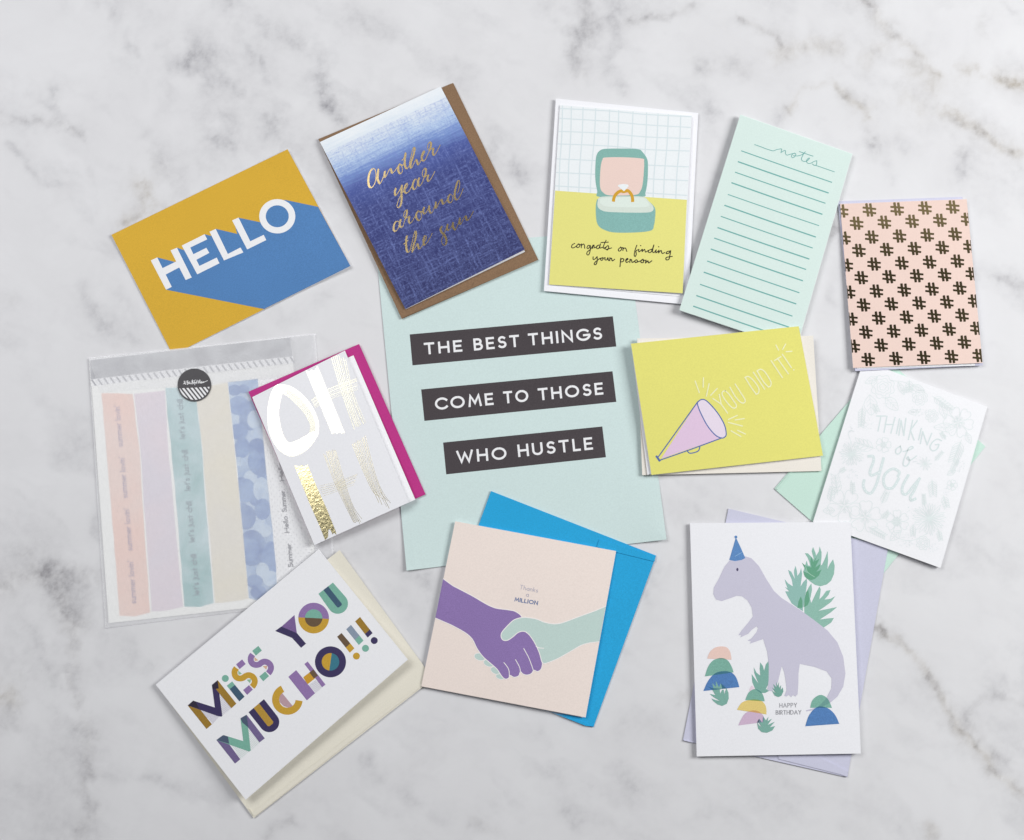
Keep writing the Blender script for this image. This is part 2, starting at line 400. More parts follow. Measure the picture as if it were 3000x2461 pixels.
def build_table():
    x0, x1, y0, y1 = -0.62, 0.62, -0.50, 0.58
    gx = np.concatenate([np.linspace(x0, -.46, 24)[:-1], np.linspace(-.46, .46, 720), np.linspace(.46, x1, 24)[1:]])
    gy = np.concatenate([np.linspace(y0, -.34, 24)[:-1], np.linspace(-.34, .40, 580), np.linspace(.40, y1, 24)[1:]])
    nx, ny = len(gx), len(gy); X, Y = np.meshgrid(gx, gy)
    # the place of every point of the slab in photo pixels, so that veins run where the photo shows them
    c, s = math.cos(PITCH), math.sin(PITCH)
    rx, ry, rz = X - CAM.x, Y - CAM.y, -CAM.z
    cy, cz = c*ry + s*rz, -s*ry + c*rz
    PX, PY = W/2 + F*rx/(-cz), H/2 - F*cy/(-cz)
    wx = 26*fbm(PX/110, PY/110, 3) + 13*fbm(PX/28, PY/28, 9, 5); wy = 26*fbm(PX/110+7, PY/110+3, 13) + 13*fbm(PX/28, PY/28+5, 19, 5)
    QX, QY = PX + wx, PY + wy
    vein = np.zeros_like(X); warm = np.zeros_like(X)
    for ox, oy, L in VEINS.values():
        for pts, wd, st, wa in L:
            st = st*(.80 if wd > 26 else 1.2); wd = wd/1.4107; P = [(ox + a/1.4107, oy + b/1.4107) for a, b in pts]
            m = np.full_like(X, 1e9)
            for (ax, ay), (bx, by) in zip(P, P[1:]):
                dx, dy = bx-ax, by-ay; t = np.clip(((QX-ax)*dx + (QY-ay)*dy)/(dx*dx+dy*dy), 0, 1)
                m = np.minimum(m, np.hypot(QX-ax-t*dx, QY-ay-t*dy))
            g = 0.62*st*np.exp(-(m/(wd*1.25))**2) + 0.16*st*np.exp(-(m/(wd*3.5))**2)
            warm += g*wa; vein = vein + g*(1 - 0.5*np.clip(vein, 0, 1))
    n1 = fbm(QX/48, QY/62, 41, 6); n2 = fbm(QX/150, QY/190, 91, 6); n3 = fbm(PX/13, PY/13, 141, 4)
    vein = vein*np.clip(.80 + 1.5*n1 + .6*n2, .08, 1.9)*(1 + .5*n3)
    # clouding that goes on over the whole slab, also out of view; it leans the way the veins lean
    RXx, RYy = (QX*.86 + QY*.5), (-QX*.5 + QY*.86)
    cloud = fbm(RXx/210, RYy/95, 57, 6)
    ridge = 1 - np.abs(fbm(RXx/300+.4, RYy/170, 71, 5))*8
    out = np.clip(np.maximum(np.maximum(-PX, PX-W), np.maximum(-PY, PY-H))/120, 0, 1)
    vein = vein*.74 + np.clip(cloud-.02, 0, 1)*.28*(1+.5*n3) + np.clip(ridge, 0, 1)*(.05 + .25*out)*np.clip(.6+n1, 0, 1)
    vein = np.clip(vein, 0, .85)
    V = np.stack([X, Y, np.zeros_like(X)], -1).reshape(-1, 3)
    idx = np.arange(nx*ny).reshape(ny, nx)
    top = np.stack([idx[:-1, :-1], idx[:-1, 1:], idx[1:, 1:], idx[1:, :-1]], -1).reshape(-1, 4)
    V2 = V[[0, nx-1, nx*ny-1, nx*(ny-1)]].copy(); V2[:, 2] = -0.02; b = nx*ny
    faces = top.tolist()
    faces.append((b, b+3, b+2, b+1))
    ring = [idx[0, :], idx[:, -1], idx[-1, ::-1], idx[::-1, 0]]
    cor = [(b, b+1), (b+1, b+2), (b+2, b+3), (b+3, b)]
    for r, (p, q) in zip(ring, cor): faces.append([p, q] + [int(i) for i in r[::-1]])
    me = bpy.data.meshes.new('marble_table_top'); me.from_pydata(np.vstack([V, V2]).tolist(), [], faces)
    a = me.attributes.new('vein', 'FLOAT', 'POINT'); a.data.foreach_set('value', np.append(vein.ravel(), [0]*4).astype(np.float32))
    wv = np.clip(warm/np.maximum(vein, .15), 0, 1)
    a = me.attributes.new('warm', 'FLOAT', 'POINT'); a.data.foreach_set('value', np.append(wv.ravel(), [0]*4).astype(np.float32))
    m, n, p = nt('marble'); N = n.nodes.new; L = n.links.new
    va = N('ShaderNodeAttribute'); va.attribute_name = 'vein'; wa = N('ShaderNodeAttribute'); wa.attribute_name = 'warm'
    tc = N('ShaderNodeTexCoord')
    no = N('ShaderNodeTexNoise'); no.inputs['Scale'].default_value = 160; no.inputs['Detail'].default_value = 7; no.inputs['Roughness'].default_value = .72
    L(tc.outputs['Object'], no.inputs['Vector'])
    mr = N('ShaderNodeMapRange'); mr.inputs['From Min'].default_value = .3; mr.inputs['From Max'].default_value = .7; mr.inputs['To Min'].default_value = .6; mr.inputs['To Max'].default_value = 1.4
    L(no.outputs['Fac'], mr.inputs['Value'])
    mu = N('ShaderNodeMath'); mu.operation = 'MULTIPLY'; L(va.outputs['Fac'], mu.inputs[0]); L(mr.outputs[0], mu.inputs[1]); mu.use_clamp = True
    vc = N('ShaderNodeMix'); vc.data_type = 'RGBA'; vc.inputs[6].default_value = (*lin((150, 149, 156)), 1); vc.inputs[7].default_value = (*lin((158, 147, 130)), 1)
    L(wa.outputs['Fac'], vc.inputs[0])
    n2 = N('ShaderNodeTexNoise'); n2.inputs['Scale'].default_value = 12; n2.inputs['Roughness'].default_value = .65; n2.inputs['Distortion'].default_value = .8; n2.inputs['Detail'].default_value = 6; L(tc.outputs['Object'], n2.inputs['Vector'])
    bc = N('ShaderNodeMix'); bc.data_type = 'RGBA'; bc.inputs[6].default_value = (*lin((215, 214, 218)), 1); bc.inputs[7].default_value = (*lin((230, 230, 234)), 1)
    L(n2.outputs['Fac'], bc.inputs[0])
    mx = N('ShaderNodeMix'); mx.data_type = 'RGBA'; L(mu.outputs[0], mx.inputs[0]); L(bc.outputs[2], mx.inputs[6]); L(vc.outputs[2], mx.inputs[7])
    L(mx.outputs[2], p.inputs['Base Color']); p.inputs['Roughness'].default_value = .6; p.inputs['Specular IOR Level'].default_value = .2
    me.materials.append(m)
    o = bpy.data.objects.new('marble_table_top', me); COL.objects.link(o); o['kind'] = 'structure'
    o['label'] = 'white marble table top with soft grey and brown veins'
build_table()

# ------------------------------------------------------------------ details of the photo the coordinates were read from
ZA = Z(300, 400, 2.645); ZB = Z(900, 220, 2.3459); ZC = Z(1560, 260, 2.6303); ZD = Z(1960, 310, 2.48)
ZE = Z(2420, 560, 3.2148); ZF = Z(1100, 820, 1.9727); ZG = Z(1820, 930, 3.4129); ZH = Z(2240, 1060, 2.7125)
ZI = Z(1960, 1460, 2.0667); ZJ = Z(1200, 1400, 2.2842); ZK = Z(420, 1580, 2.0667); ZL = Z(220, 940, 1.887)
ZM = Z(700, 980, 2.7125); ZN = Z(540, 1880, 6.2); ZQ = Z(1060, 400, 8.267); ZR = Z(1140, 510, 7.2346)
ZS = Z(1660, 690, 6.6125); ZT = Z(2260, 420, 9.618); ZU = Z(2380, 1090, 4.232); ZW = Z(2270, 1580, 6.43)
ZX = Z(2040, 1860, 5.788); ZY = Z(500, 1060, 12.4)
def mix(c, a, b, d): return [c(*a), c(*b), c(*d)]
def lerp(a, b, t): return (a[0]+(b[0]-a[0])*t, a[1]+(b[1]-a[1])*t)
def poly4(c, a, b, d, e): return [c(*a), c(*b), c(*d), c(*e)]
WHITE = (246, 246, 250)

# ------------------------------------------------------------------ 1 aqua art print
s = Surf([(1102, 735), (1834, 672), ZF(1682, 1500), ZF(180, 1680)], (.3, .3, .3, .3), wob=.16, cor=((1, 1, 3.2, .28), (0, 1, 2.2, .25)))
t = thing('art_print', 'large pale aqua print reading the best things come to those who hustle', 'art print', s)
sheet(t, 'paper_sheet', s, paper((208, 226, 226), grain=.03), .22, n=30)
BARK = ink((74, 68, 72), .12); LW = ink((240, 240, 244), .02)
for q, words in (([(198, 315), (1372, 210), (1392, 385), (214, 494)], [('THE', (284, 432), (503, 414), 68), ('BEST', (570, 409), (834, 386), 70), ('THINGS', (886, 380), (1312, 343), 70)]),
                 ([(264, 633), (1370, 528), (1392, 705), (283, 815)], [('COME', (347, 753), (684, 722), 70), ('TO', (742, 715), (886, 703), 70), ('THOSE', (943, 697), (1318, 662), 70)]),
                 ([(391, 940), (1311, 847), (1332, 1025), (409, 1124)], [('WHO', (472, 1060), (760, 1036), 72), ('HUSTLE', (826, 1024), (1258, 980), 72)])):
    a = Art(t, s); a.poly(ZF(q), BARK); b = a.flush('lettering_bar')
    a = Art(t, s, .08, .002)
    for wd, p, q2, cap in words: text(a, wd, ZF(*p), ZF(*q2), cap/1.9727, 12.5/1.9727, LW, gap=.46)
    a.flush('lettering', parent=b)

# ------------------------------------------------------------------ 2 HELLO postcard
s = Surf(ZA([(70, 762), (1435, 98), (1922, 1003), (545, 1693)]), (.9, 1.2, 1.6, .45), (.2, .4), cor=((1, 0, 1.6, .3), (1, 1, 2.2, .35), (0, 0, 1.2, .3)))
t = thing('postcard', 'mustard and blue postcard reading hello in white block capitals, one corner under the glassine bag', 'postcard', s)
sheet(t, 'card', s, paper((217, 173, 58), grain=.07, scale=1400), .35, n=24, edge=paper(WHITE))
a = Art(t, s)
a.poly(ZA([(495, 1187), (1253, 1337), (1922, 1003), (1672, 545), (1415, 491), (1355, 504), (1290, 525), (1250, 570), (1240, 640), (1222, 664), (1055, 629), (1030, 700), (1045, 755), (878, 715), (840, 770), (792, 757), (655, 885), (632, 880), (580, 862), (575, 965), (562, 972), (425, 937), (450, 1050), (480, 1130)]), ink((84, 131, 187), .10))
a.flush('blue_letter_shade')
for q in ([[(375, 960), (425, 937), (538, 1165), (493, 1187)], [(528, 882), (578, 862), (692, 1092), (645, 1112)], [(462, 1022), (578, 965), (600, 1012), (484, 1073)]],
          [[(615, 845), (792, 757), (812, 797), (681, 860), (705, 912), (806, 862), (828, 902), (728, 955), (752, 1003), (886, 938), (907, 982), (735, 1068)]],
          [[(830, 738), (878, 716), (972, 910), (1070, 860), (1092, 898), (942, 960)]], [[(1005, 650), (1055, 628), (1146, 812), (1250, 762), (1270, 802), (1122, 875)]]):
    a = Art(t, s, .09)
    for p in q: a.poly(ZA(p), LW)
    a.flush('letter')
a = Art(t, s, .09)
o_, i_ = [ZA(*p) for p in arc(1355, 618, 140, 133, 0, 360, 48)][:-1], [ZA(*p) for p in arc(1355, 618, 89, 85, 0, 360, 48)][:-1]
a.poly(o_, LW, holes=[i_]); a.flush('letter')

# ------------------------------------------------------------------ envelopes: a flat body, back flaps showing as thin raised sheets
def envelope(label, surf, rgb, t_mm=.8, flaps=(), group=None, grain=.06, name='envelope'):
    t = thing(name, label, 'envelope', surf, group)
    m = paper(rgb, grain=grain, scale=1100, bump=.2)
    sheet(t, 'envelope_body', surf, m, t_mm)
    for f in flaps:
        off = Surf(surf.c, tuple(h + .5 for h in surf.h), surf.bow, surf.wob, surf.ph)
        V, n = [], len(f)
        for k in (0, .42):
            V += [off.px(x, y, -k*MM) for x, y in f]
        F_ = [tuple(range(n))[::-1], tuple(range(n, 2*n))] + [(i, (i+1) % n, n + (i+1) % n, n + i) for i in range(n)]
        ob = link('flap', V, F_, [m], t)
        bmm = bmesh.new(); bmm.from_mesh(ob.data); bmesh.ops.recalc_face_normals(bmm, faces=bmm.faces); bmm.to_mesh(ob.data); bmm.free()
    return t
def card(label, front, back, rgb, name='greeting_card', edge=WHITE, tf=.28, inner=WHITE, mat=None, grain=.02):
    t = thing(name, label, 'greeting card', front)
    if back: sheet(t, 'back_panel', back, paper(inner, grain=.02), .3, n=4)
    sheet(t, 'front_panel', front, mat or paper(rgb, grain=grain), tf, edge=paper(edge, grain=.02), n=12)
    return t

# ------------------------------------------------------------------ 3 kraft envelope and indigo card
sk = Surf(ZB([(77, 440), (1003, 53), (1588, 1268), (650, 1675)]), (1.8, 1.6, 1.9, 2.2), wob=.12)
envelope('brown kraft envelope under the indigo card with gold script', sk, (137, 109, 84), .7,
         [ZB([(655, 1668), (1132, 1452), (1146, 1424), (1420, 1330), (1575, 1262), (1582, 1268), (1575, 1275)])], grain=.14)
sf = Surf(ZB([(87, 460), (917, 78), (1495, 1200), (675, 1608)]), (3.3, 3.4, 4.9, 3.8), (.3, 1.6))
sb = Surf(ZB([(92, 462), (914, 82), (1497, 1214), (678, 1609)]), (2.6, 2.4, 2.8, 3.0))
def indigo():
    m, n, p = nt('indigo_linen_print'); N = n.nodes.new; L = n.links.new
    tc = N('ShaderNodeTexCoord'); sp = N('ShaderNodeSeparateXYZ'); L(tc.outputs['Object'], sp.inputs[0])
    def noise(sx, sy, sc, det=4, rough=.6):
        mp = N('ShaderNodeMapping'); mp.inputs['Scale'].default_value = (sx, sy, 1); L(tc.outputs['Object'], mp.inputs[0])
        q = N('ShaderNodeTexNoise'); q.inputs['Scale'].default_value = sc; q.inputs['Detail'].default_value = det; q.inputs['Roughness'].default_value = rough; L(mp.outputs[0], q.inputs['Vector']); return q.outputs['Fac']
    def mth(op, a, b, clamp=False):
        q = N('ShaderNodeMath'); q.operation = op; q.use_clamp = clamp
        for k, v in enumerate((a, b)):
            if hasattr(v, 'links'): L(v, q.inputs[k])
            else: q.inputs[k].default_value = v
        return q.outputs[0]
    warp = noise(1, .5, 40, 5); thx = noise(1, 14, 55, 3, .5); thy = noise(12, 1, 45, 3, .5); fine = noise(1, 1, 620, 4, .8)
    mr = N('ShaderNodeMapRange'); mr.inputs['From Min'].default_value = .082; mr.inputs['From Max'].default_value = -.082; L(sp.outputs[1], mr.inputs['Value'])
    v = mth('ADD', mr.outputs[0], mth('MULTIPLY', mth('SUBTRACT', warp, .5), .10))
    v = mth('ADD', v, mth('MULTIPLY', mth('SUBTRACT', thx, .5), .10))
    v = mth('ADD', v, mth('MULTIPLY', mth('SUBTRACT', fine, .5), .09), True)
    r = N('ShaderNodeValToRGB'); L(v, r.inputs[0]); e = r.color_ramp.elements
    e[0].position = .04; e[0].color = (*lin((238, 242, 248)), 1); e[1].position = 1; e[1].color = (*lin((34, 36, 86)), 1)
    for ps, c in ((.13, (218, 229, 242)), (.20, (184, 206, 236)), (.26, (120, 148, 205)), (.33, (66, 82, 152)), (.45, (44, 52, 116)), (.7, (40, 45, 104))):
        q = e.new(ps); q.color = (*lin(c), 1)
    lit = mth('MULTIPLY', mth('POWER', mth('MAXIMUM', thx, thy), 4), 1.9)
    lit = mth('ADD', lit, mth('MULTIPLY', mth('MAXIMUM', mth('SUBTRACT', fine, .5), 0.0), 3.2))
    lit = mth('MULTIPLY', lit, mth('GREATER_THAN', mr.outputs[0], .1), True)
    mx = N('ShaderNodeMix'); mx.data_type = 'RGBA'; L(mth('MULTIPLY', lit, .75), mx.inputs[0]); L(r.outputs[0], mx.inputs[6]); mx.inputs[7].default_value = (*lin((132, 148, 214)), 1)
    L(mx.outputs[2], p.inputs['Base Color']); p.inputs['Roughness'].default_value = .6; p.inputs['Specular IOR Level'].default_value = .25
    return m
t = card('indigo dip dyed linen look card reading another year around the sun in gold script', sf, sb, None, mat=indigo())
GOLD = foil(.02, .19, (.56, .43, .22))
ax = (578 - 0, 1122); l = math.hypot(*ax); 
def script(lines, z, mat, cal, name, surf=sf, root=t, down=(ax[0]/l, ax[1]/l)):
    a = Art(root, surf, .05, .003); a.down = down
    for st in lines: a.stroke(z(st), 1, mat, sm=True, k=5, caps='round', cal=cal)
    return a.flush(name)
script([[(335, 1040), (345, 950), (335, 850), (300, 780), (255, 785), (200, 860), (165, 980), (158, 1100), (180, 1205), (235, 1235), (290, 1180), (340, 1060), (375, 930), (400, 800)],
        [(402, 800), (385, 930), (390, 1050), (430, 1135), (470, 1100), (515, 1000), (560, 850)], [(560, 850), (550, 930), (565, 985), (610, 920), (660, 810), (700, 785), (715, 830), (735, 885), (790, 840), (850, 760), (910, 665)],
        [(920, 665), (885, 730), (885, 830), (925, 895), (975, 860), (980, 770), (950, 690), (915, 665)], [(950, 690), (1000, 690), (1040, 600)],
        [(1060, 405), (1045, 500), (1040, 620), (1050, 720), (1085, 775), (1130, 740), (1170, 650)], [(970, 575), (1080, 470)],
        [(1150, 650), (1190, 500), (1215, 380), (1250, 275), (1280, 290), (1265, 400), (1230, 520), (1190, 640), (1175, 760)], [(1175, 760), (1210, 750), (1260, 650), (1310, 560), (1335, 600), (1360, 680), (1400, 640), (1440, 560)],
        [(1440, 560), (1490, 440), (1525, 370), (1505, 350), (1470, 420), (1450, 510), (1470, 580), (1530, 570), (1590, 450), (1640, 340)],
        [(1640, 340), (1600, 300), (1600, 200), (1640, 140), (1675, 160), (1670, 250), (1640, 340)], [(1640, 340), (1690, 300), (1730, 290), (1720, 380), (1740, 450), (1790, 410), (1850, 300), (1900, 205)]], ZQ, GOLD, (2.2, 6.4), 'gold_lettering')
script([[(820, 1260), (800, 1340), (810, 1420), (860, 1390), (920, 1290), (970, 1190)], [(970, 1190), (960, 1350), (965, 1500), (945, 1650), (890, 1725), (850, 1680), (880, 1560), (940, 1430), (1020, 1310)],
        [(1020, 1310), (1090, 1220), (1110, 1150), (1085, 1140), (1045, 1210), (1030, 1300), (1060, 1365), (1120, 1350), (1180, 1260), (1230, 1160)],
        [(1335, 1040), (1290, 1035), (1245, 1120), (1230, 1220), (1270, 1280), (1325, 1220), (1345, 1110), (1330, 1040)], [(1390, 1010), (1365, 1100), (1375, 1180), (1410, 1190), (1460, 1120), (1510, 990)],
        [(1510, 990), (1470, 950), (1470, 860), (1510, 780), (1550, 790), (1550, 880), (1510, 990)], [(1520, 980), (1570, 950), (1610, 935), (1590, 1020), (1610, 1085), (1670, 1030), (1730, 920), (1770, 840)]], ZQ, GOLD, (2.2, 6.2), 'gold_lettering')
script([[(195, 1000), (140, 1010), (100, 1100), (100, 1190), (140, 1210), (190, 1150), (215, 1050), (195, 1000)], [(245, 970), (225, 1060), (240, 1120), (285, 1110), (320, 1020), (345, 940)],
        [(345, 940), (310, 890), (325, 810), (365, 765), (380, 800), (365, 880), (345, 940)], [(350, 940), (430, 905), (415, 980), (440, 1040), (490, 1000), (550, 890)],
        [(620, 780), (575, 850), (580, 930), (630, 985), (680, 930), (680, 840), (640, 785), (610, 780)], [(660, 800), (720, 790), (745, 710)], [(740, 710), (720, 780), (740, 840), (785, 810), (850, 680)],
        [(850, 680), (850, 760), (885, 825), (930, 780), (990, 600)], [(990, 600), (985, 700), (1010, 710), (1060, 600), (1110, 540), (1130, 600), (1150, 635), (1200, 590), (1260, 490)],
        [(1330, 450), (1290, 430), (1250, 510), (1260, 590), (1310, 600), (1350, 530), (1340, 450)], [(1450, 400), (1490, 280), (1495, 160), (1465, 140), (1430, 220), (1395, 370), (1390, 480), (1430, 545), (1490, 490), (1540, 390), (1570, 300)]], ZR, GOLD, (2.2, 6.2), 'gold_lettering')
script([[(375, 1320), (360, 1420), (365, 1560), (390, 1650), (440, 1620), (480, 1480)], [(305, 1490), (410, 1400)], [(480, 1480), (510, 1340), (545, 1220), (570, 1240), (560, 1370), (520, 1500), (490, 1650)],
        [(490, 1650), (540, 1580), (600, 1480), (630, 1580), (680, 1550), (720, 1480)], [(720, 1480), (780, 1380), (785, 1310), (750, 1320), (730, 1400), (740, 1500), (800, 1460), (860, 1360), (915, 1250)],
        [(1120, 1110), (1090, 1160), (1110, 1230), (1170, 1290), (1215, 1390), (1200, 1490), (1150, 1505), (1115, 1440), (1130, 1340), (1180, 1230), (1240, 1070)], [(1240, 1070), (1225, 1150), (1260, 1190), (1310, 1130), (1355, 1035)],
        [(1355, 1035), (1355, 1120), (1400, 1180), (1440, 1110), (1500, 940)], [(1500, 940), (1490, 1030), (1520, 1060), (1570, 960), (1620, 890), (1645, 970), (1690, 960), (1750, 860), (1790, 780)]], ZR, GOLD, (2.2, 6.6), 'gold_lettering')

# ------------------------------------------------------------------ 4 white envelope and ring box card
se = Surf(ZC([(180, 75), (1278, 187), (1200, 1664), (88, 1558)]), (2.6, 2.2, 2.2, 2.8), wob=.1)
envelope('white envelope framing the yellow ring box card', se, (243, 243, 249), .7, [], grain=.02)
sf = Surf(ZC([(212, 125), (1228, 208), (1157, 1577), (127, 1509)]), (3.6, 4.6, 5.0, 4.0), (.2, .2))
sb = Surf(ZC([(212, 127), (1216, 212), (1134, 1600), (127, 1511)]), (3.0, 2.8, 2.9, 3.3))
t = card('card with an open teal ring box on yellow, reading congrats on finding your person', sf, sb, (236, 240, 244))
a = Art(t, sf, .05, .002); GR = ink((217, 228, 233), .02)
for x0, x1 in ((232, 205), (300, 275), (390, 358), (488, 445), (595, 560), (665, 640), (775, 735), (880, 850), (968, 930), (1047, 1010), (1143, 1105)):
    top = 128 + (x0-212)*.083; bot = 785 + (x1-175)*.068
    pts = [(x0, top), (lerp((x0, 0), (x1, 0), .35)[0]+4, top + (bot-top)*.35), (lerp((x0, 0), (x1, 0), .7)[0]-3, top + (bot-top)*.7), (x1, bot)]
    a.stroke(ZC(pts), 8/2.63, GR, sm=True, k=4)
for y0, y1 in ((152, 215), (228, 298), (328, 384), (425, 480), (540, 602), (645, 708), (748, 822)):
    k = (y0-125)/1384; xl = 212 - 85*k + 2; xr = 1228 - 71*k - 2
    a.stroke(ZC([(xl, y0), ((xl+xr)/2-120, (y0+y1)/2-12), ((xl+xr)/2+150, (y0+y1)/2+14), (xr, y1)]), 8/2.63, GR, sm=True, k=4)
a.flush('grid_print')
a = Art(t, sf, .075); a.poly(ZC([(175, 785), (1190, 856), (1157.5, 1576.5), (127.5, 1508.5)]), ink((230, 225, 134), .03)); a.flush('yellow_ground')
a = Art(t, sf, .09); TEAL = ink((133, 180, 173), .09); TB = ink((134, 181, 177), .09)
a.poly(ZC([(515, 480), (560, 463), (700, 461), (815, 466), (850, 490), (885, 545), (890, 620), (885, 720), (870, 800), (838, 834), (520, 834), (500, 790), (485, 700), (485, 600), (492, 520)]), TEAL, sm=True)
a.poly(ZC([(560, 530), (700, 528), (845, 538), (860, 560), (858, 640), (848, 740), (830, 790), (790, 818), (600, 822), (545, 800), (522, 760), (520, 680), (527, 590), (540, 545)]), ink((235, 209, 201), .03), sm=True)
a.flush('box_lid_print')
a = Art(t, sf, .12)
a.poly(ZC([(492, 875), (530, 842), (700, 838), (850, 842), (900, 870), (944, 920), (945, 990), (936, 1050), (915, 1092), (800, 1107), (640, 1108), (560, 1090), (508, 1055), (490, 990)]), TB, sm=True)
a.poly(ZC([(503, 868), (530, 833), (700, 829), (850, 832), (895, 866), (931, 908), (922, 944), (850, 955), (600, 950), (530, 935), (503, 908)]), ink((214, 224, 216), .03), sm=True)
a.poly(ZC([(520, 862), (540, 842), (700, 836), (845, 840), (885, 870), (900, 900), (850, 912), (600, 910), (530, 890)]), ink((222, 233, 226), .03), sm=True)
a.flush('box_base_print')
a = Art(t, sf, .15)
a.stroke(ZC([(623, 870), (630, 835), (650, 806), (680, 788), (705, 793), (735, 786), (760, 812), (770, 840), (772, 873)]), 24/2.63, ink((212, 162, 52), .06), sm=True)
a.poly(ZC([(655, 748), (670, 738), (700, 734), (735, 738), (742, 750), (706, 790)]), ink((235, 240, 243), .02))
a.flush('ring_print')
def hand(root, surf, lines, z, mat, wid, name, cal=None, down=(0, 1), step=.003, base=.1, k=5):
    a = Art(root, surf, base, step); a.down = down
    for st in lines:
        if len(st) == 1: a.disc(z(*st[0]), wid*.65, wid*.65, mat, 8)
        elif len(st) == 2: a.stroke(z(st), wid, mat, caps='round')
        else: a.stroke(z(st), wid, mat, sm=True, k=k, caps='round', cal=cal)
    return a.flush(name)
BLK = ink((52, 46, 38), .08)
hand(t, sf, [[(155, 155), (110, 180), (95, 225), (130, 240), (190, 205), (225, 165)], [(240, 165), (200, 190), (200, 230), (240, 225), (255, 190), (235, 165)], [(245, 175), (285, 180)], [(285, 165), (285, 235)],
     [(285, 200), (320, 165), (345, 185), (350, 245)], [(460, 195), (415, 195), (395, 240), (425, 250), (460, 200), (455, 300), (430, 370), (395, 370), (400, 320), (470, 260), (510, 190)], [(510, 190), (505, 250)],
     [(508, 215), (530, 185), (540, 240), (600, 200)], [(625, 185), (585, 205), (585, 250), (625, 245), (655, 165)], [(655, 165), (645, 240), (690, 230)], [(765, 95), (720, 190), (710, 245), (750, 230)], [(670, 135), (805, 128)],
     [(740, 255), (800, 195), (815, 240), (790, 280), (760, 265)], [(790, 265), (870, 240)], [(1050, 225), (1005, 265), (1010, 300), (1050, 290), (1065, 245), (1045, 225)], [(1060, 240), (1095, 235)], [(1095, 235), (1090, 290)],
     [(1092, 265), (1130, 240), (1150, 260), (1165, 305)], [(1360, 190), (1325, 290), (1310, 380), (1330, 405), (1350, 360), (1345, 300), (1400, 270)], [(1400, 270), (1400, 315), (1440, 290), (1460, 270)], [(1435, 195)],
     [(1470, 270), (1465, 310), (1510, 270), (1530, 320), (1580, 290)], [(1650, 265), (1590, 290), (1590, 325), (1640, 315), (1690, 185)], [(1690, 185), (1665, 300), (1690, 330), (1735, 280)], [(1735, 280), (1730, 335), (1775, 300)],
     [(1785, 218)], [(1790, 285), (1780, 335), (1830, 290), (1850, 345), (1900, 330)], [(2010, 300), (1950, 310), (1930, 350), (1980, 340), (2015, 295), (2000, 390), (1980, 460), (1930, 470), (1935, 425), (2045, 405)],
     [(515, 415), (515, 460), (550, 455), (590, 410)], [(590, 410), (595, 480), (570, 560), (535, 555), (560, 510), (650, 440)], [(690, 430), (660, 450), (670, 480), (700, 470), (705, 435), (690, 430)], [(700, 440), (745, 430)],
     [(745, 430), (745, 470), (780, 470), (800, 430), (810, 480), (830, 475)], [(840, 430), (835, 485)], [(838, 460), (870, 440), (885, 490), (930, 460)], [(1050, 440), (1035, 600)], [(1045, 470), (1085, 445), (1110, 470), (1090, 505), (1045, 510)],
     [(1145, 490), (1190, 455), (1170, 445), (1145, 480), (1160, 520), (1200, 505)], [(1230, 460), (1225, 520)], [(1228, 490), (1255, 465), (1270, 520), (1310, 500)], [(1300, 510), (1350, 470), (1375, 500), (1340, 525), (1325, 505)],
     [(1475, 460), (1440, 490), (1450, 525), (1490, 515), (1485, 465)], [(1370, 515), (1450, 485)], [(1485, 480), (1540, 478)], [(1540, 480), (1530, 530), (1575, 490), (1590, 530), (1650, 490)]], ZS, BLK, 2.7, 'black_lettering')

# ------------------------------------------------------------------ 5 notepad
PT = (5.4, 4.8, 4.6, 5.9)
s = Surf(ZD([(517, 65), (1330, 350), (923, 1766), (75, 1483)]), PT)
t = thing('notepad', 'pale mint lined notepad headed notes, standing between the ring box card and the hashtag card', 'notepad', s)
sheet(t, 'top_sheet', s, paper((214, 231, 227), grain=.02), .1, n=6)
for k, (dx, dy, th) in enumerate(((1.0, 1.2, .55), (0, .2, .6), (1.4, -.8, .5), (.4, 1.6, .5))):
    off = .11 + sum((.56, .61, .51, .51)[:k])
    b = Surf([(x+dx, y+dy) for x, y in s.c], tuple(h-off for h in PT)); sheet(t, 'page_block', b, paper((226, 236, 234), grain=.05, scale=2200), th, n=2)
RL = ink((112, 174, 170), .04)
for p, q, wd in (((528, 328), (1180, 555), 5.5), ((505, 407), (1155, 632), 7), ((483, 483), (1133, 707), 5.5), ((458, 560), (1110, 787), 7), ((431, 645), (1087, 870), 5), ((407, 724), (1062, 952), 7), ((380, 804), (1040, 1032), 5.5),
             ((357, 886), (1015, 1112), 7), ((332, 962), (992, 1188), 6), ((308, 1042), (968, 1270), 7), ((281, 1129), (943, 1357), 6), ((257, 1210), (920, 1438), 7), ((229, 1298), (893, 1527), 6), ((203, 1380), (868, 1607), 7), ((180, 1457), (845, 1685), 7)):
    a = Art(t, s); m_ = lerp(p, q, .5); a.stroke(ZD([p, (m_[0], m_[1]+1.5), q]), wd*1.3/2.48, RL, sm=True, k=3, caps='round'); a.flush('ruled_line')
hand(t, s, [[(0, 200), (60, 210), (150, 175), (260, 155), (290, 170), (270, 260)], [(270, 260), (330, 220), (390, 200), (400, 290), (440, 330), (520, 310), (620, 285), (670, 280)],
            [(650, 275), (590, 310), (565, 370), (600, 405), (660, 370), (690, 310), (650, 275)], [(620, 345), (720, 355), (800, 340), (890, 300), (955, 235)], [(955, 235), (900, 310), (850, 420), (860, 480), (930, 510), (1010, 490), (1070, 430), (1060, 410), (1010, 450), (990, 510), (1030, 560), (1110, 560), (1200, 510), (1280, 490)],
            [(1280, 490), (1275, 580), (1250, 620)], [(1155, 580), (1210, 620), (1280, 630), (1770, 800)], [(790, 230), (1170, 360)], [(-470, 35), (-300, 95), (-130, 160), (0, 200)]], ZT, RL, 1.9, 'script_heading')

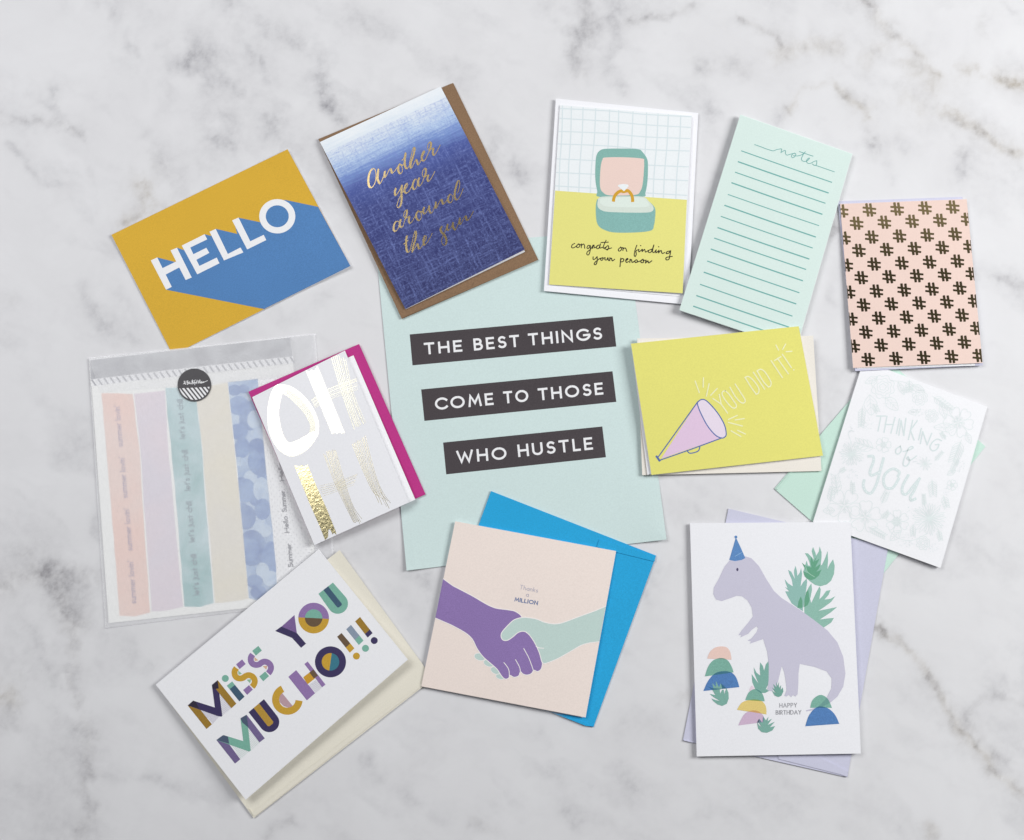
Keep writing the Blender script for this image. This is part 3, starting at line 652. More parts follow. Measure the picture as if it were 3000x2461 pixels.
# ------------------------------------------------------------------ 6 lilac envelope and hashtag card
se = Surf(ZE([(112, 95), (1285, 53), (1478, 1640), (275, 1694)]), (.9, .9, 3.0, 3.3), wob=.08)
envelope('lilac envelope showing as a thin rim around the pink hashtag card', se, (205, 205, 226), .7, grain=.03)
sf = Surf(ZE([(133, 120), (1325, 75), (1475, 1618), (255, 1665)]), (1.9, 3.1, 5.0, 4.2), (.3, .1))
sb = Surf(ZE([(135, 122), (1280, 80), (1404, 1643), (290, 1672)]), (1.4, 1.4, 3.5, 3.7))
t = card('pink card patterned with rows of gold foil hashtags', sf, sb, (235, 209, 200), grain=.02)
HG = foil(.03, .13, (.37, .29, .15)); cc = sf.c
ins = [lerp(p, lerp(cc[0], cc[2], .5), .002) for p in cc]
for r in range(12):
    for c in range(-1, 6):
        k = r // 2
        x, y = (147 + 22*k + 261.5*c, 187 + 254.5*k - 9.3*c) if r % 2 == 0 else (288 + 21.8*k + 261.5*c, 302 + 256.6*k - 9.2*c)
        if not (60 < x < 1560): continue
        a = Art(t, sf, .05, .004); j = lambda: random.uniform(-2, 2)
        for p, q in (((x-25+j(), y-50), (x-12+j(), y+49)), ((x+11+j(), y-49), (x+25+j(), y+49)), ((x-53, y-22+j()), (x+53, y-11+j())), ((x-52, y+18+j()), (x+53, y+31+j()))):
            a.stroke(ZE([p, q]), (24 if abs(p[0]-q[0]) < 60 else 19.5)/3.2148, HG, caps='round', clipto=ins)
        a.flush('hashtag_mark')

# ------------------------------------------------------------------ 7 cream envelope and megaphone card
se = Surf(ZG([(160, 210), (1920, 183), (2003, 1535), (210, 1577)]), (4.9, 6.3, 2.6, 3.0))
envelope('cream envelope under the yellow megaphone card', se, (238, 232, 224), .7, [], grain=.03)
sf = Surf(ZG([(97, 262), (1775, 88), (2018, 1382), (302, 1575)]), (7.4, 7.6, 4.6, 5.4), (.3, .2))
sb = Surf(ZG([(99, 268), (1771, 93), (2004, 1380), (262, 1572)]), (5.8, 6.9, 3.5, 4.0))
t = card('yellow card with a lilac megaphone shouting you did it', sf, sb, (230, 225, 124), grain=.03)
BO = ink((88, 112, 172), .06); RW = ink((240, 239, 196), .03)
a = Art(t, sf)
a.poly(ZG([(762, 850), (400, 1412), (990, 1208), (930, 1165), (850, 1065), (790, 950)]), ink((226, 199, 226), .03))
a.poly(ZG([(765, 845), (805, 820), (860, 840), (960, 950), (1030, 1070), (1050, 1165), (1032, 1198), (1000, 1205), (940, 1175), (860, 1080), (792, 950), (763, 870)]), ink((232, 219, 236), .02), sm=True)
for st in ([(765, 845), (805, 820), (860, 840), (960, 950), (1030, 1070), (1050, 1165), (1032, 1198), (1000, 1205), (940, 1175), (860, 1080), (792, 950), (763, 870), (765, 845)], [(762, 848), (560, 1130), (368, 1398)], [(385, 1428), (680, 1325), (1005, 1205)], [(660, 1330), (675, 1352), (705, 1357), (770, 1335), (787, 1290)]):
    a.stroke(ZG(st), 11/3.41, BO, sm=True, caps='round')
a.stroke(ZG([(355, 1392), (382, 1430)]), 20/3.41, BO, caps='round')
a.flush('megaphone_print')
for ry in [[(740, 638), (780, 750)], [(822, 605), (820, 695)], [(878, 665), (852, 785)], [(958, 712), (895, 778)], [(1160, 980), (1072, 1020)], [(1228, 1012), (1140, 1025)], [(1072, 1050), (1210, 1085)], [(1100, 1135), (1195, 1190)],
             [(1165, 1130), (1240, 1165)], [(1548, 278), (1572, 325)], [(1643, 268), (1615, 318)], [(1705, 338), (1650, 343)]]:
    hand(t, sf, [ry], ZG, RW, 3.4, 'burst_ray')
hand(t, sf, [[(918, 812), (1000, 868)], [(980, 772), (1000, 868)], [(1000, 868), (1062, 955)], [(1040, 733), (1012, 745), (1012, 780), (1050, 840), (1100, 895), (1135, 907), (1152, 880), (1120, 830), (1075, 765), (1040, 733)],
             [(1088, 700), (1140, 790), (1190, 845), (1225, 855), (1238, 825), (1190, 745), (1140, 668)], [(1238, 600), (1300, 700), (1350, 768)], [(1238, 600), (1275, 592), (1330, 640), (1375, 710), (1372, 755), (1350, 768)], [(1322, 550), (1432, 715)],
             [(1358, 535), (1420, 640), (1470, 695)], [(1358, 535), (1395, 518), (1440, 550), (1495, 640), (1492, 685), (1470, 695)], [(1500, 435), (1610, 600)], [(1533, 431), (1594, 394)], [(1562, 410), (1670, 562)], [(1612, 370), (1700, 500)], [(1725, 524)]], ZG, RW, 3.6, 'white_lettering')

# ------------------------------------------------------------------ 8 mint envelope, lilac birthday envelope, thinking of you card
se = Surf(ZH([(78, 1008), (963, -27), (1755, 672), (905, 1730)]), (.8, .8, .8, .8))
envelope('mint green envelope lying diagonally beneath the thinking of you card', se, (199, 227, 216), .65, [ZH([(90, 1010), (230, 846), (245, 850), (105, 1015)])], grain=.03)
se = Surf(ZI([(360, 62), (1328, 292), (1080, 1688), (85, 1465)]), (.9, 1.55, 1.2, .9))
envelope('lavender envelope sticking out around the dinosaur birthday card', se, (205, 205, 226), .6,
         [ZI([(660, 1553), (664, 1578), (1040, 1672), (1078, 1686), (1084, 1652), (900, 1560)]), ZI([(88, 1462), (150, 1473), (152, 1481), (92, 1468)])], grain=.03)
sf = Surf(ZH([(785, -10), (1770, 358), (1398, 1638), (385, 1271)]), (2.25, 3.2, 3.9, 2.9), (.2, .3))
sb = Surf(ZH([(785, -9), (1766, 358), (1395, 1634), (387, 1270)]), (1.5, 1.6, 2.0, 2.1))
t = card('white card reading thinking of you within pale floral line drawings', sf, sb, (240, 240, 245))
PL = ink((224, 232, 234), .02); PD = ink((217, 228, 230), .02); AQ = ink((236, 241, 245), .01)
hand(t, sf, [[(800, 545), (905, 545)], [(850, 550), (815, 730)], [(925, 550), (890, 745)], [(1025, 565), (975, 755)], [(905, 650), (1000, 650)], [(1080, 580), (1045, 760)], [(1100, 600), (1075, 780)], [(1100, 600), (1135, 785)], [(1160, 575), (1135, 785)],
             [(1245, 600), (1192, 835)], [(1300, 605), (1218, 722)], [(1218, 722), (1262, 842)], [(1352, 700), (1318, 838)], [(1370, 740), (1340, 885)], [(1370, 740), (1425, 900)], [(1480, 760), (1425, 900)],
             [(1600, 850), (1550, 830), (1490, 870), (1460, 930), (1490, 975), (1540, 960), (1570, 900), (1530, 900)], [(1090, 920), (1045, 950), (1035, 1000), (1070, 1015), (1105, 970), (1090, 920)],
             [(1130, 985), (1200, 965), (1250, 940), (1235, 922), (1195, 945), (1165, 1010), (1135, 1090), (1128, 1150), (1165, 1165), (1205, 1115), (1190, 1050), (1175, 1075), (1220, 1090), (1285, 1045)]], ZU, PD, 3.6, 'pale_lettering', base=.09)
a = Art(t, sf, .09); YL = ([(830, 750), (862, 752), (866, 790), (838, 870), (850, 902), (905, 880)], [(945, 770), (915, 880), (890, 970), (850, 1040), (810, 1035), (785, 990), (790, 945)], [(1062, 905), (1070, 875), (1020, 850), (960, 890), (945, 950), (965, 1000), (1020, 1000), (1065, 930)],
                           [(1140, 905), (1100, 980), (1095, 1040), (1130, 1050), (1180, 990), (1230, 930)], [(1220, 950), (1190, 1020), (1160, 1070), (1165, 1100), (1195, 1090)])
for st in YL: a.stroke(ZH(st), 22/2.71, PD, sm=True, caps='round')
for st in YL:
    sp = smooth(st, False, 4)
    d = 0
    for p, q in zip(sp, sp[1:]):
        d += math.hypot(q[0]-p[0], q[1]-p[1])
        if d > 25: a.disc(ZH(*q), 1.7, 1.7, AQ, 6); d = 0
a.flush('pale_lettering')
rnd = random.Random(5)
def daisy(a, c, r, n, wd=2.2):
    for i in range(n):
        th = 2*math.pi*i/n + rnd.uniform(-.07, .07); R = r*rnd.uniform(.85, 1.05)
        e = (c[0]+R*math.cos(th), c[1]+R*math.sin(th)); m = (c[0]+R*.5*math.cos(th), c[1]+R*.5*math.sin(th)); w_ = R*.09; nx, ny = -math.sin(th)*w_, math.cos(th)*w_
        a.stroke(ZH([c, (m[0]+nx, m[1]+ny), e, (m[0]-nx, m[1]-ny), c]), wd/2.71*1.6, PL, sm=True, k=2)
    a.disc(ZH(*c), r*.16/2.71, r*.16/2.71, PL, 10)
def bloom(a, c, r, n, a0=0, core=8):
    for i in range(n):
        th = a0 + 2*math.pi*i/n; h = math.pi/n*.92
        P = [(c[0]+r*.15*math.cos(th), c[1]+r*.15*math.sin(th))]
        for k, rr in ((-1, .6), (-.75, .95), (-.3, 1.02), (0, .93), (.3, 1.04), (.75, .95), (1, .6)): P.append((c[0]+r*rr*math.cos(th+h*k), c[1]+r*rr*math.sin(th+h*k)))
        P.append(P[0]); a.stroke(ZH(P), 1.5, PL, sm=True, k=3)
        for k in (-.3, 0, .3): a.stroke(ZH([(c[0]+4*math.cos(th), c[1]+4*math.sin(th)), (c[0]+r*.45*math.cos(th+h*k), c[1]+r*.45*math.sin(th+h*k))]), 1.0, PL)
    for k in range(core): th = 2*math.pi*k/core; a.disc(ZH(c[0]+r*.13*math.cos(th), c[1]+r*.13*math.sin(th)), 1.3, 1.3, PL, 5)
def rose(a, c, r):
    for j, q in enumerate((1, .74, .5, .28)):
        n = max(4, 8-j*1); P = []
        for i in range(n*3+1):
            th = 2*math.pi*i/(n*3) + j; P.append((c[0]+r*q*(1 if i % 3 else .84)*math.cos(th), c[1]+r*q*(1 if i % 3 else .84)*math.sin(th)))
        a.stroke(ZH(P), 1.5, PL, sm=True, k=2)
def sprig(a, p, q, n, ln, wd=.34):
    dx, dy = q[0]-p[0], q[1]-p[1]; L_ = math.hypot(dx, dy); ux, uy = dx/L_, dy/L_
    a.stroke(ZH([p, q]), 1.4, PL)
    for i in range(n):
        b = lerp(p, q, .12 + .86*i/n)
        for sgn in (-1, 1):
            th = math.atan2(uy, ux) + sgn*.65; l2 = ln*(1-.3*i/n); e = (b[0]+l2*math.cos(th), b[1]+l2*math.sin(th)); m = lerp(b, e, .5); nx, ny = -math.sin(th)*l2*.16, math.cos(th)*l2*.16
            a.stroke(ZH([b, (m[0]+nx, m[1]+ny), e, (m[0]-nx, m[1]-ny), b]), 1.3, PL, sm=True, k=2)
def leafp(a, p, q, f):
    dx, dy = q[0]-p[0], q[1]-p[1]; m = lerp(p, q, .45)
    a.stroke(ZH([p, (m[0]-dy*f, m[1]+dx*f), q, (m[0]+dy*f, m[1]-dx*f), p]), 1.5, PL, sm=True, k=4); a.stroke(ZH([p, q]), 1.2, PL)
    for k in (.3, .5, .7):
        b = lerp(p, q, k-.1); c1 = lerp(p, q, k+.08)
        for sg in (-1, 1): a.stroke(ZH([b, (c1[0]-sg*dy*f*.6, c1[1]+sg*dx*f*.6)]), 1.0, PL)
def dots(a, c, rx, ry, n):
    for _ in range(n): th = rnd.uniform(0, 6.28); q = rnd.random()**.5; a.disc(ZH(c[0]+rx*q*math.cos(th), c[1]+ry*q*math.sin(th)), 1.2, 1.2, PL, 5)
for fn, args in ((daisy, ((690, 735), 98, 24)), (daisy, ((1310, 1245), 135, 28)), (daisy, ((1275, 810), 55, 10)), (bloom, ((635, 1145), 130, 5, .3)), (bloom, ((800, 1230), 125, 5, 1.0)), (bloom, ((1540, 480), 118, 6, .2)), (bloom, ((945, 660), 60, 5)), (bloom, ((1490, 980), 42, 5)),
                 (bloom, ((1055, 1270), 90, 6, .5)), (rose, ((940, 200), 95)), (rose, ((1235, 285), 62)), (rose, ((1330, 430), 52)), (rose, ((1260, 1440), 55)), (rose, ((1045, 1270), 34))):
    a = Art(t, sf, .06, .0012); fn(a, *args); a.flush('flower_print')
for fn, args in ((sprig, ((780, 350), (765, 520), 7, 48)), (sprig, ((1330, 270), (1500, 385), 7, 55)), (sprig, ((1565, 620), (1500, 790), 7, 80)), (sprig, ((1350, 790), (1420, 710), 5, 28)), (sprig, ((1540, 760), (1480, 880), 5, 40)), (sprig, ((930, 1130), (975, 1030), 5, 45)),
                 (sprig, ((820, 1310), (960, 1390), 7, 50)), (sprig, ((580, 1060), (560, 890), 4, 70)), (sprig, ((1330, 930), (1340, 1060), 6, 60)), (sprig, ((880, 690), (720, 640), 4, 80)), (sprig, ((1270, 1150), (1265, 1050), 6, 30)), (sprig, ((1150, 140), (1150, 240), 4, 50)),
                 (sprig, ((700, 1060), (700, 960), 5, 36)), (sprig, ((1080, 230), (1190, 210), 4, 40)), (sprig, ((860, 330), (900, 400), 4, 40)), (sprig, ((1440, 620), (1400, 560), 4, 30)), (sprig, ((590, 880), (640, 850), 4, 30)), (sprig, ((1180, 1290), (1180, 1380), 5, 40)), (sprig, ((1380, 1330), (1400, 1420), 5, 36)), (sprig, ((930, 1250), (990, 1190), 4, 36)), (sprig, ((520, 1120), (540, 1000), 5, 50)), (leafp, ((1400, 330), (1440, 450), .25)), (leafp, ((1180, 180), (1270, 230), .2)), (leafp, ((1600, 560), (1640, 650), .25)), (leafp, ((1450, 900), (1520, 860), .25)), (leafp, ((900, 120), (800, 170), .25)), (sprig, ((1420, 1060), (1450, 1160), 4, 50)), (leafp, ((835, 260), (850, 425), .32)), (leafp, ((960, 280), (1060, 385), .3)), (leafp, ((1520, 520), (1345, 520), .2)), (leafp, ((560, 1180), (465, 1185), .3)),
                 (leafp, ((1080, 1340), (1000, 1420), .3)), (leafp, ((1060, 160), (1110, 260), .2)), (leafp, ((1230, 400), (1140, 400), .25))):
    a = Art(t, sf, .06, .0012); fn(a, *args); a.flush('leaf_print')
a = Art(t, sf, .06, .001)
for c, rx, ry, n in (((1000, 330), 60, 30, 14), ((1450, 560), 50, 40, 14), ((900, 960), 30, 30, 6), ((1180, 1180), 60, 40, 16), ((820, 500), 45, 60, 26), ((700, 900), 45, 60, 26), ((1220, 390), 70, 40, 26), ((1550, 820), 45, 60, 20), ((1150, 1420), 90, 60, 34), ((1320, 1470), 60, 60, 24), ((690, 540), 25, 25, 9), ((1210, 780), 40, 50, 8), ((1450, 1030), 30, 30, 8)): dots(a, c, rx, ry, n)
a.flush('berry_dots')['kind'] = 'stuff'
a = Art(t, sf, .06, .001); a.stroke(ZH([(1000, 150), (1120, 165), (1200, 235), (1280, 240)]), 1.5, PL, sm=True); a.flush('vine_print')
a = Art(t, sf, .06, .001); a.stroke(ZH([(990, 1340), (1060, 1400), (1170, 1420), (1300, 1360)]), 1.5, PL, sm=True); a.flush('vine_print')
a = Art(t, sf, .06, .001); a.stroke(ZH([(690, 640), (665, 570), (690, 540)]), 1.5, PL, sm=True); a.flush('vine_print')

# ------------------------------------------------------------------ 9 dinosaur birthday card
sf = Surf(ZI([(127, 150), (1098, 143), (1162, 1545), (168, 1563)]), (3.2, 4.6, 5.0, 3.6), (.2, .2))
sb = Surf(ZI([(128, 151), (1095, 145), (1158, 1541), (169, 1560)]), (2.0, 3.6, 3.0, 2.0))
t = card('white happy birthday card with a lilac dinosaur in a blue party hat', sf, sb, (240, 240, 246))
GL = ink((146, 190, 177), .07); GD = ink((104, 164, 136), .07); DN = ink((203, 200, 219), .03); GM = ink((128, 176, 165), .08)
a = Art(t, sf, .05)
a.poly(ZW([(250, 575), (310, 610), (380, 750), (362, 640), (365, 580), (390, 500), (415, 590), (425, 690), (470, 630), (495, 540), (515, 650), (485, 890), (540, 800), (600, 740), (610, 800), (590, 960), (560, 1150), (540, 1290), (545, 1365), (430, 1290), (320, 1210), (250, 1090), (195, 980), (190, 900), (270, 980), (390, 1095), (300, 1010), (240, 920), (205, 830), (185, 750), (250, 830), (340, 885), (320, 760), (275, 660)]), ink((147, 189, 182), .07))
a.poly(ZW([(690, 830), (700, 950), (680, 1060), (665, 1120), (685, 1200), (720, 1130), (780, 1000), (840, 890), (865, 940), (855, 1030), (838, 1130), (900, 1070), (970, 970), (1050, 955), (1010, 1050), (935, 1135), (1050, 1120), (1140, 1070), (1060, 1180), (940, 1270), (825, 1345), (1000, 1310), (1175, 1275), (1050, 1380), (850, 1510), (1000, 1490), (1115, 1480), (1060, 1570), (910, 1670), (760, 1560), (550, 1400), (555, 1280), (565, 1150), (590, 1000), (640, 900)]), GL)
a.poly(ZW([(630, 950), (655, 1150), (620, 1240), (550, 1280), (560, 1130), (590, 1000)]), GD); a.poly(ZW([(490, 1075), (520, 1160), (520, 1290), (425, 1290), (445, 1170)]), GD)
a.stroke(ZW([(540, 1280), (543, 1400)]), 26/6.43, ink((240, 240, 246), .01))
a.poly(ZW([(720, 145), (765, 250), (778, 310), (830, 230), (845, 135), (880, 240), (880, 330), (862, 490), (890, 480), (950, 350), (995, 220), (1003, 400), (990, 560), (1040, 460), (1098, 375), (1128, 500), (1115, 650), (1060, 780), (980, 850), (860, 885), (760, 860), (660, 790), (560, 700), (540, 600), (570, 500), (600, 400), (625, 490), (665, 500), (655, 440), (620, 350), (565, 260), (625, 265), (690, 330), (738, 385), (715, 300), (695, 220)]), GL)
a.poly(ZW([(510, 440), (590, 505), (690, 530), (668, 420), (685, 320), (725, 425), (795, 315), (760, 410), (842, 368), (790, 470), (765, 530), (870, 455), (830, 550), (780, 615), (880, 572), (830, 680), (750, 750), (680, 770), (600, 740), (550, 670), (535, 600), (625, 640), (560, 540)]), GD)
a.stroke(ZW([(580, 500), (620, 620), (750, 710)]), 1.6, ink((170, 208, 190), .03), sm=True)
a.flush('palm_leaf_print')
a = Art(t, sf, .11); GB = ink((128, 176, 165), .08)
PLANT = [(940, 665), (1000, 750), (1062, 832), (1020, 740), (985, 650), (975, 550), (1020, 640), (1085, 690), (1075, 570), (1085, 465), (1130, 530), (1150, 612), (1180, 500), (1220, 450), (1232, 600), (1235, 800), (1180, 920), (1260, 935), (1170, 985), (1090, 985), (1000, 920), (950, 800)]
a.poly(ZX([(895, 955), (915, 890), (945, 855), (1000, 930)]), ink((232, 212, 226), .03)); a.poly(ZX(PLANT), GB); a.flush('plant_print')
a = Art(t, sf, .13)
BODY = [(365, 378), (395, 366), (425, 358), (460, 350), (500, 363), (545, 410), (590, 490), (635, 560), (680, 602), (720, 628), (800, 680), (880, 738), (960, 800), (1020, 872), (1055, 960), (1068, 1060), (1055, 1140), (1020, 1200), (980, 1235), (920, 1265), (880, 1282), (832, 1290), (830, 1283), (900, 1264), (950, 1215), (983, 1150), (985, 1090), (955, 1048), (880, 1020), (792, 1002), (784, 1060), (783, 1120), (779, 1185), (765, 1201), (752, 1190), (740, 1203), (725, 1190), (712, 1200), (698, 1195), (712, 1160), (706, 1100), (697, 1050), (683, 1015), (672, 1060), (660, 1110), (645, 1150), (622, 1168), (596, 1162), (603, 1100), (604, 1010), (595, 930), (570, 852), (530, 866), (488, 880), (497, 866), (476, 861), (500, 847), (530, 810), (539, 787), (530, 775), (500, 797), (480, 820), (432, 842), (437, 828), (420, 829), (440, 800), (480, 752), (508, 715), (500, 660), (475, 618), (442, 593), (410, 590), (370, 605), (320, 622), (285, 613), (268, 580), (271, 540), (300, 490), (335, 415)]
a.poly(ZI(BODY), DN); a.disc(ZI(414, 431), 3.3, 4.9, ink((84, 78, 110), .03), 12); a.flush('dinosaur_print')
a = Art(t, sf, .15); HB = ink((96, 140, 196), .12)
a.poly(ZI([(405, 236), (435, 300), (462, 362), (440, 373), (400, 380), (365, 373), (385, 305)]), HB); a.disc(ZI(405, 234), 4.2, 4.2, HB); a.stroke(ZI([(398, 352), (440, 328)]), 1.3, ink((150, 190, 225), .02)); a.flush('party_hat_print')
DOME = lambda pts, c: smooth(pts, False, 4)
BLU = ink((86, 130, 188), .12); GRN = ink((127, 178, 164), .10)
a = Art(t, sf, .15)
d1 = DOME([(185, 402), (230, 290), (320, 215), (430, 195), (520, 215), (575, 290), (598, 420)], 0); d2 = DOME([(145, 705), (200, 540), (290, 430), (420, 392), (530, 430), (600, 540), (632, 635)], 0); d3 = DOME([(120, 952), (200, 780), (320, 650), (470, 615), (600, 640), (680, 730), (730, 885)], 0)
a.poly(ZX(d1), ink((236, 205, 196), .03)); a.poly(ZX(d2), GRN); a.poly(clip(ZX(d1), ZX(d2)), ink((112, 150, 138), .05)); a.poly(ZX(d3), BLU); a.poly(clip(ZX(d2), ZX(d3)), ink((66, 118, 138), .06))
lf = ZX([(258, 1078), (330, 1105), (405, 1122), (300, 1060), (225, 1000), (325, 1020), (270, 930), (200, 880), (290, 905), (270, 815), (330, 880), (332, 780), (385, 890), (415, 820), (438, 915), (398, 930), (405, 1000), (440, 930), (465, 930), (475, 1010), (510, 900), (545, 980), (550, 1080), (515, 1170), (440, 1205), (360, 1180), (290, 1125)])
a.poly(lf, GM); a.poly(clip(lf, ZX(d3)), ink((60, 112, 140), .06)); a.flush('stacked_stones_print')
a = Art(t, sf, .17)
d4 = DOME([(830, 1105), (880, 990), (940, 935), (1010, 920), (1090, 960), (1140, 1040), (1158, 1126)], 0); d5 = DOME([(690, 1270), (760, 1160), (850, 1115), (1000, 1095), (1120, 1130), (1180, 1220), (1190, 1348)], 0); d6 = DOME([(712, 1535), (790, 1380), (860, 1310), (960, 1280), (1060, 1300), (1140, 1380), (1135, 1480)], 0)
a.poly(ZX(d6), ink((210, 184, 210), .05)); a.poly(ZX(d5), ink((230, 206, 130), .06)); a.poly(clip(ZX(d6), ZX(d5)), ink((212, 166, 110), .06)); a.poly(ZX(d4), GRN); a.poly(clip(ZX(d5), ZX(d4)), ink((128, 158, 84), .06)); a.poly(clip(ZX(PLANT), ZX(d4)), ink((92, 144, 140), .06))
lf = ZX([(1030, 1480), (1065, 1530), (1107, 1568), (1060, 1490), (1065, 1420), (1120, 1490), (1132, 1380), (1182, 1450), (1225, 1388), (1208, 1465), (1282, 1420), (1210, 1527), (1330, 1472), (1248, 1566), (1337, 1545), (1290, 1620), (1200, 1660), (1110, 1650), (1050, 1590)])
a.poly(lf, GM); a.poly(clip(lf, ZX(d6)), ink((110, 130, 150), .06)); a.flush('stacked_stones_print')
a = Art(t, sf, .17)
a.poly(ZX([(1280, 940), (1350, 992), (1278, 888), (1330, 922), (1302, 828), (1362, 892), (1352, 795), (1385, 870), (1400, 795), (1402, 905), (1440, 850), (1430, 935), (1467, 890), (1477, 960), (1440, 1035), (1390, 1055), (1330, 1030)]), ink((118, 168, 156), .07)); a.flush('plant_print')
a = Art(t, sf, .17); d7 = smooth([(855, 1268), (870, 1220), (915, 1190), (960, 1212), (987, 1268)], False); d8 = smooth([(825, 1380), (850, 1310), (900, 1262), (960, 1270), (1005, 1310), (1031, 1365)], False)
a.poly(ZI(d7), GRN); a.poly(clip(ZI([(985, 1150), (1000, 1220), (980, 1235), (920, 1266), (870, 1284), (900, 1264), (950, 1215)]), ZI(d7)), ink((110, 158, 152), .06)); a.poly(ZI(d8), BLU); a.poly(clip(ZI(d7), ZI(d8)), ink((62, 110, 140), .06)); a.flush('stacked_stones_print')
a = Art(t, sf, .17, .002); TX = ink((164, 164, 170), .03)
text(a, 'HAPPY', ZI(669, 1267), ZI(776, 1265), 13.2, 1.7, TX, gap=.34); text(a, 'BIRTHDAY', ZI(647, 1310), ZI(802, 1308), 13.2, 1.7, TX, gap=.34); a.flush('small_lettering')

# ------------------------------------------------------------------ 10 blue envelope and handshake card
se = Surf(ZJ([(545, 88), (1650, 520), (1230, 1668), (125, 1236)]), (1.6, 1.5, 1.0, 1.2), wob=.1)
envelope('bright blue square envelope under the handshake card', se, (38, 166, 222), .7, [ZJ([(1270, 412), (1252, 462), (1310, 480), (1640, 560), (1646, 524), (1480, 470)]), ZJ([(940, 1565), (1180, 1660), (1228, 1664), (1160, 1632)])], grain=.08)
sf = Surf(ZJ([(305, 290), (1382, 490), (1178, 1603), (78, 1395)]), (3.4, 3.4, 4.2, 3.0), (.2, .2))
sb = Surf(ZJ([(306, 292), (1378, 490), (1160, 1604), (80, 1396)]), (2.4, 2.1, 1.8, 2.3))
t = card('square pale pink handshake card reading thanks a million', sf, sb, (241, 227, 221), grain=.03)
PU = ink((144, 120, 178), .09); MI = ink((194, 215, 211), .04); WL = ink((245, 240, 240), .01)
PUR = [(225, 675), (290, 722), (420, 790), (520, 848), (580, 872), (660, 883), (710, 895), (752, 932), (760, 1000), (775, 1028), (800, 1050), (835, 1100), (868, 1170), (888, 1235), (880, 1280), (855, 1296), (832, 1288), (815, 1310), (785, 1320), (758, 1312), (742, 1298), (730, 1325), (700, 1335), (672, 1322), (663, 1340), (640, 1347), (615, 1325), (585, 1280), (540, 1240), (490, 1195), (450, 1140), (420, 1080), (370, 1035), (280, 985), (172, 938)]
MIN = [(1312, 859), (1240, 890), (1130, 930), (1020, 970), (960, 977), (900, 965), (850, 945), (790, 935), (750, 935), (700, 950), (660, 985), (620, 1030), (612, 1060), (625, 1085), (655, 1087), (690, 1065), (730, 1033), (770, 1028), (800, 1050), (835, 1100), (868, 1170), (890, 1238), (930, 1235), (1000, 1205), (1080, 1160), (1150, 1120), (1210, 1103), (1269, 1097)]
a = Art(t, sf, .05)
for c, r1, r2, ro in (((470, 1198), 36, 22, 15), ((530, 1240), 34, 21, 20), ((578, 1290), 36, 21, 25), ((610, 1330), 32, 16, 10)):
    a.disc(ZJ(*c), (r1+4)/2.28, (r2+4)/2.28, WL, 20, ro); a.disc(ZJ(*c), r1/2.28, r2/2.28, MI, 20, ro)
a.flush('mint_fingers_print')
sp = lambda P: [P[0]] + smooth(P[1:-1], False, 4) + [P[-1]]
a = Art(t, sf, .10); a.poly(ZJ(sp(PUR)), PU); a.stroke(ZJ(sp(PUR)), 5.5/2.28, WL)
a.flush('purple_hand_print')
a = Art(t, sf, .12); a.poly(ZJ(sp(MIN)), MI); a.stroke(ZJ(sp(MIN)), 5.5/2.28, WL)
for st in ([(630, 1235), (652, 1262), (665, 1290), (668, 1330)], [(708, 1215), (735, 1265), (742, 1300)], [(763, 1140), (800, 1210), (828, 1288)], [(845, 1128), (870, 1138), (900, 1140)]): a.stroke(ZJ(st), 5/2.28, WL, sm=True)
a.flush('mint_hand_print')
a = Art(t, sf, .08, .002); TG = ink((186, 182, 198), .03); TBl = ink((104, 124, 170), .04)
text(a, 'Thanks', ZJ(735, 744), ZJ(858, 768), 13, 1.5, TG, gap=.26); text(a, 'a', ZJ(778, 794), ZJ(796, 797), 14, 1.5, TG); text(a, 'MILLION', ZJ(701, 826), ZJ(857, 852), 12.5, 2.4, TBl, gap=.34); a.flush('small_lettering')

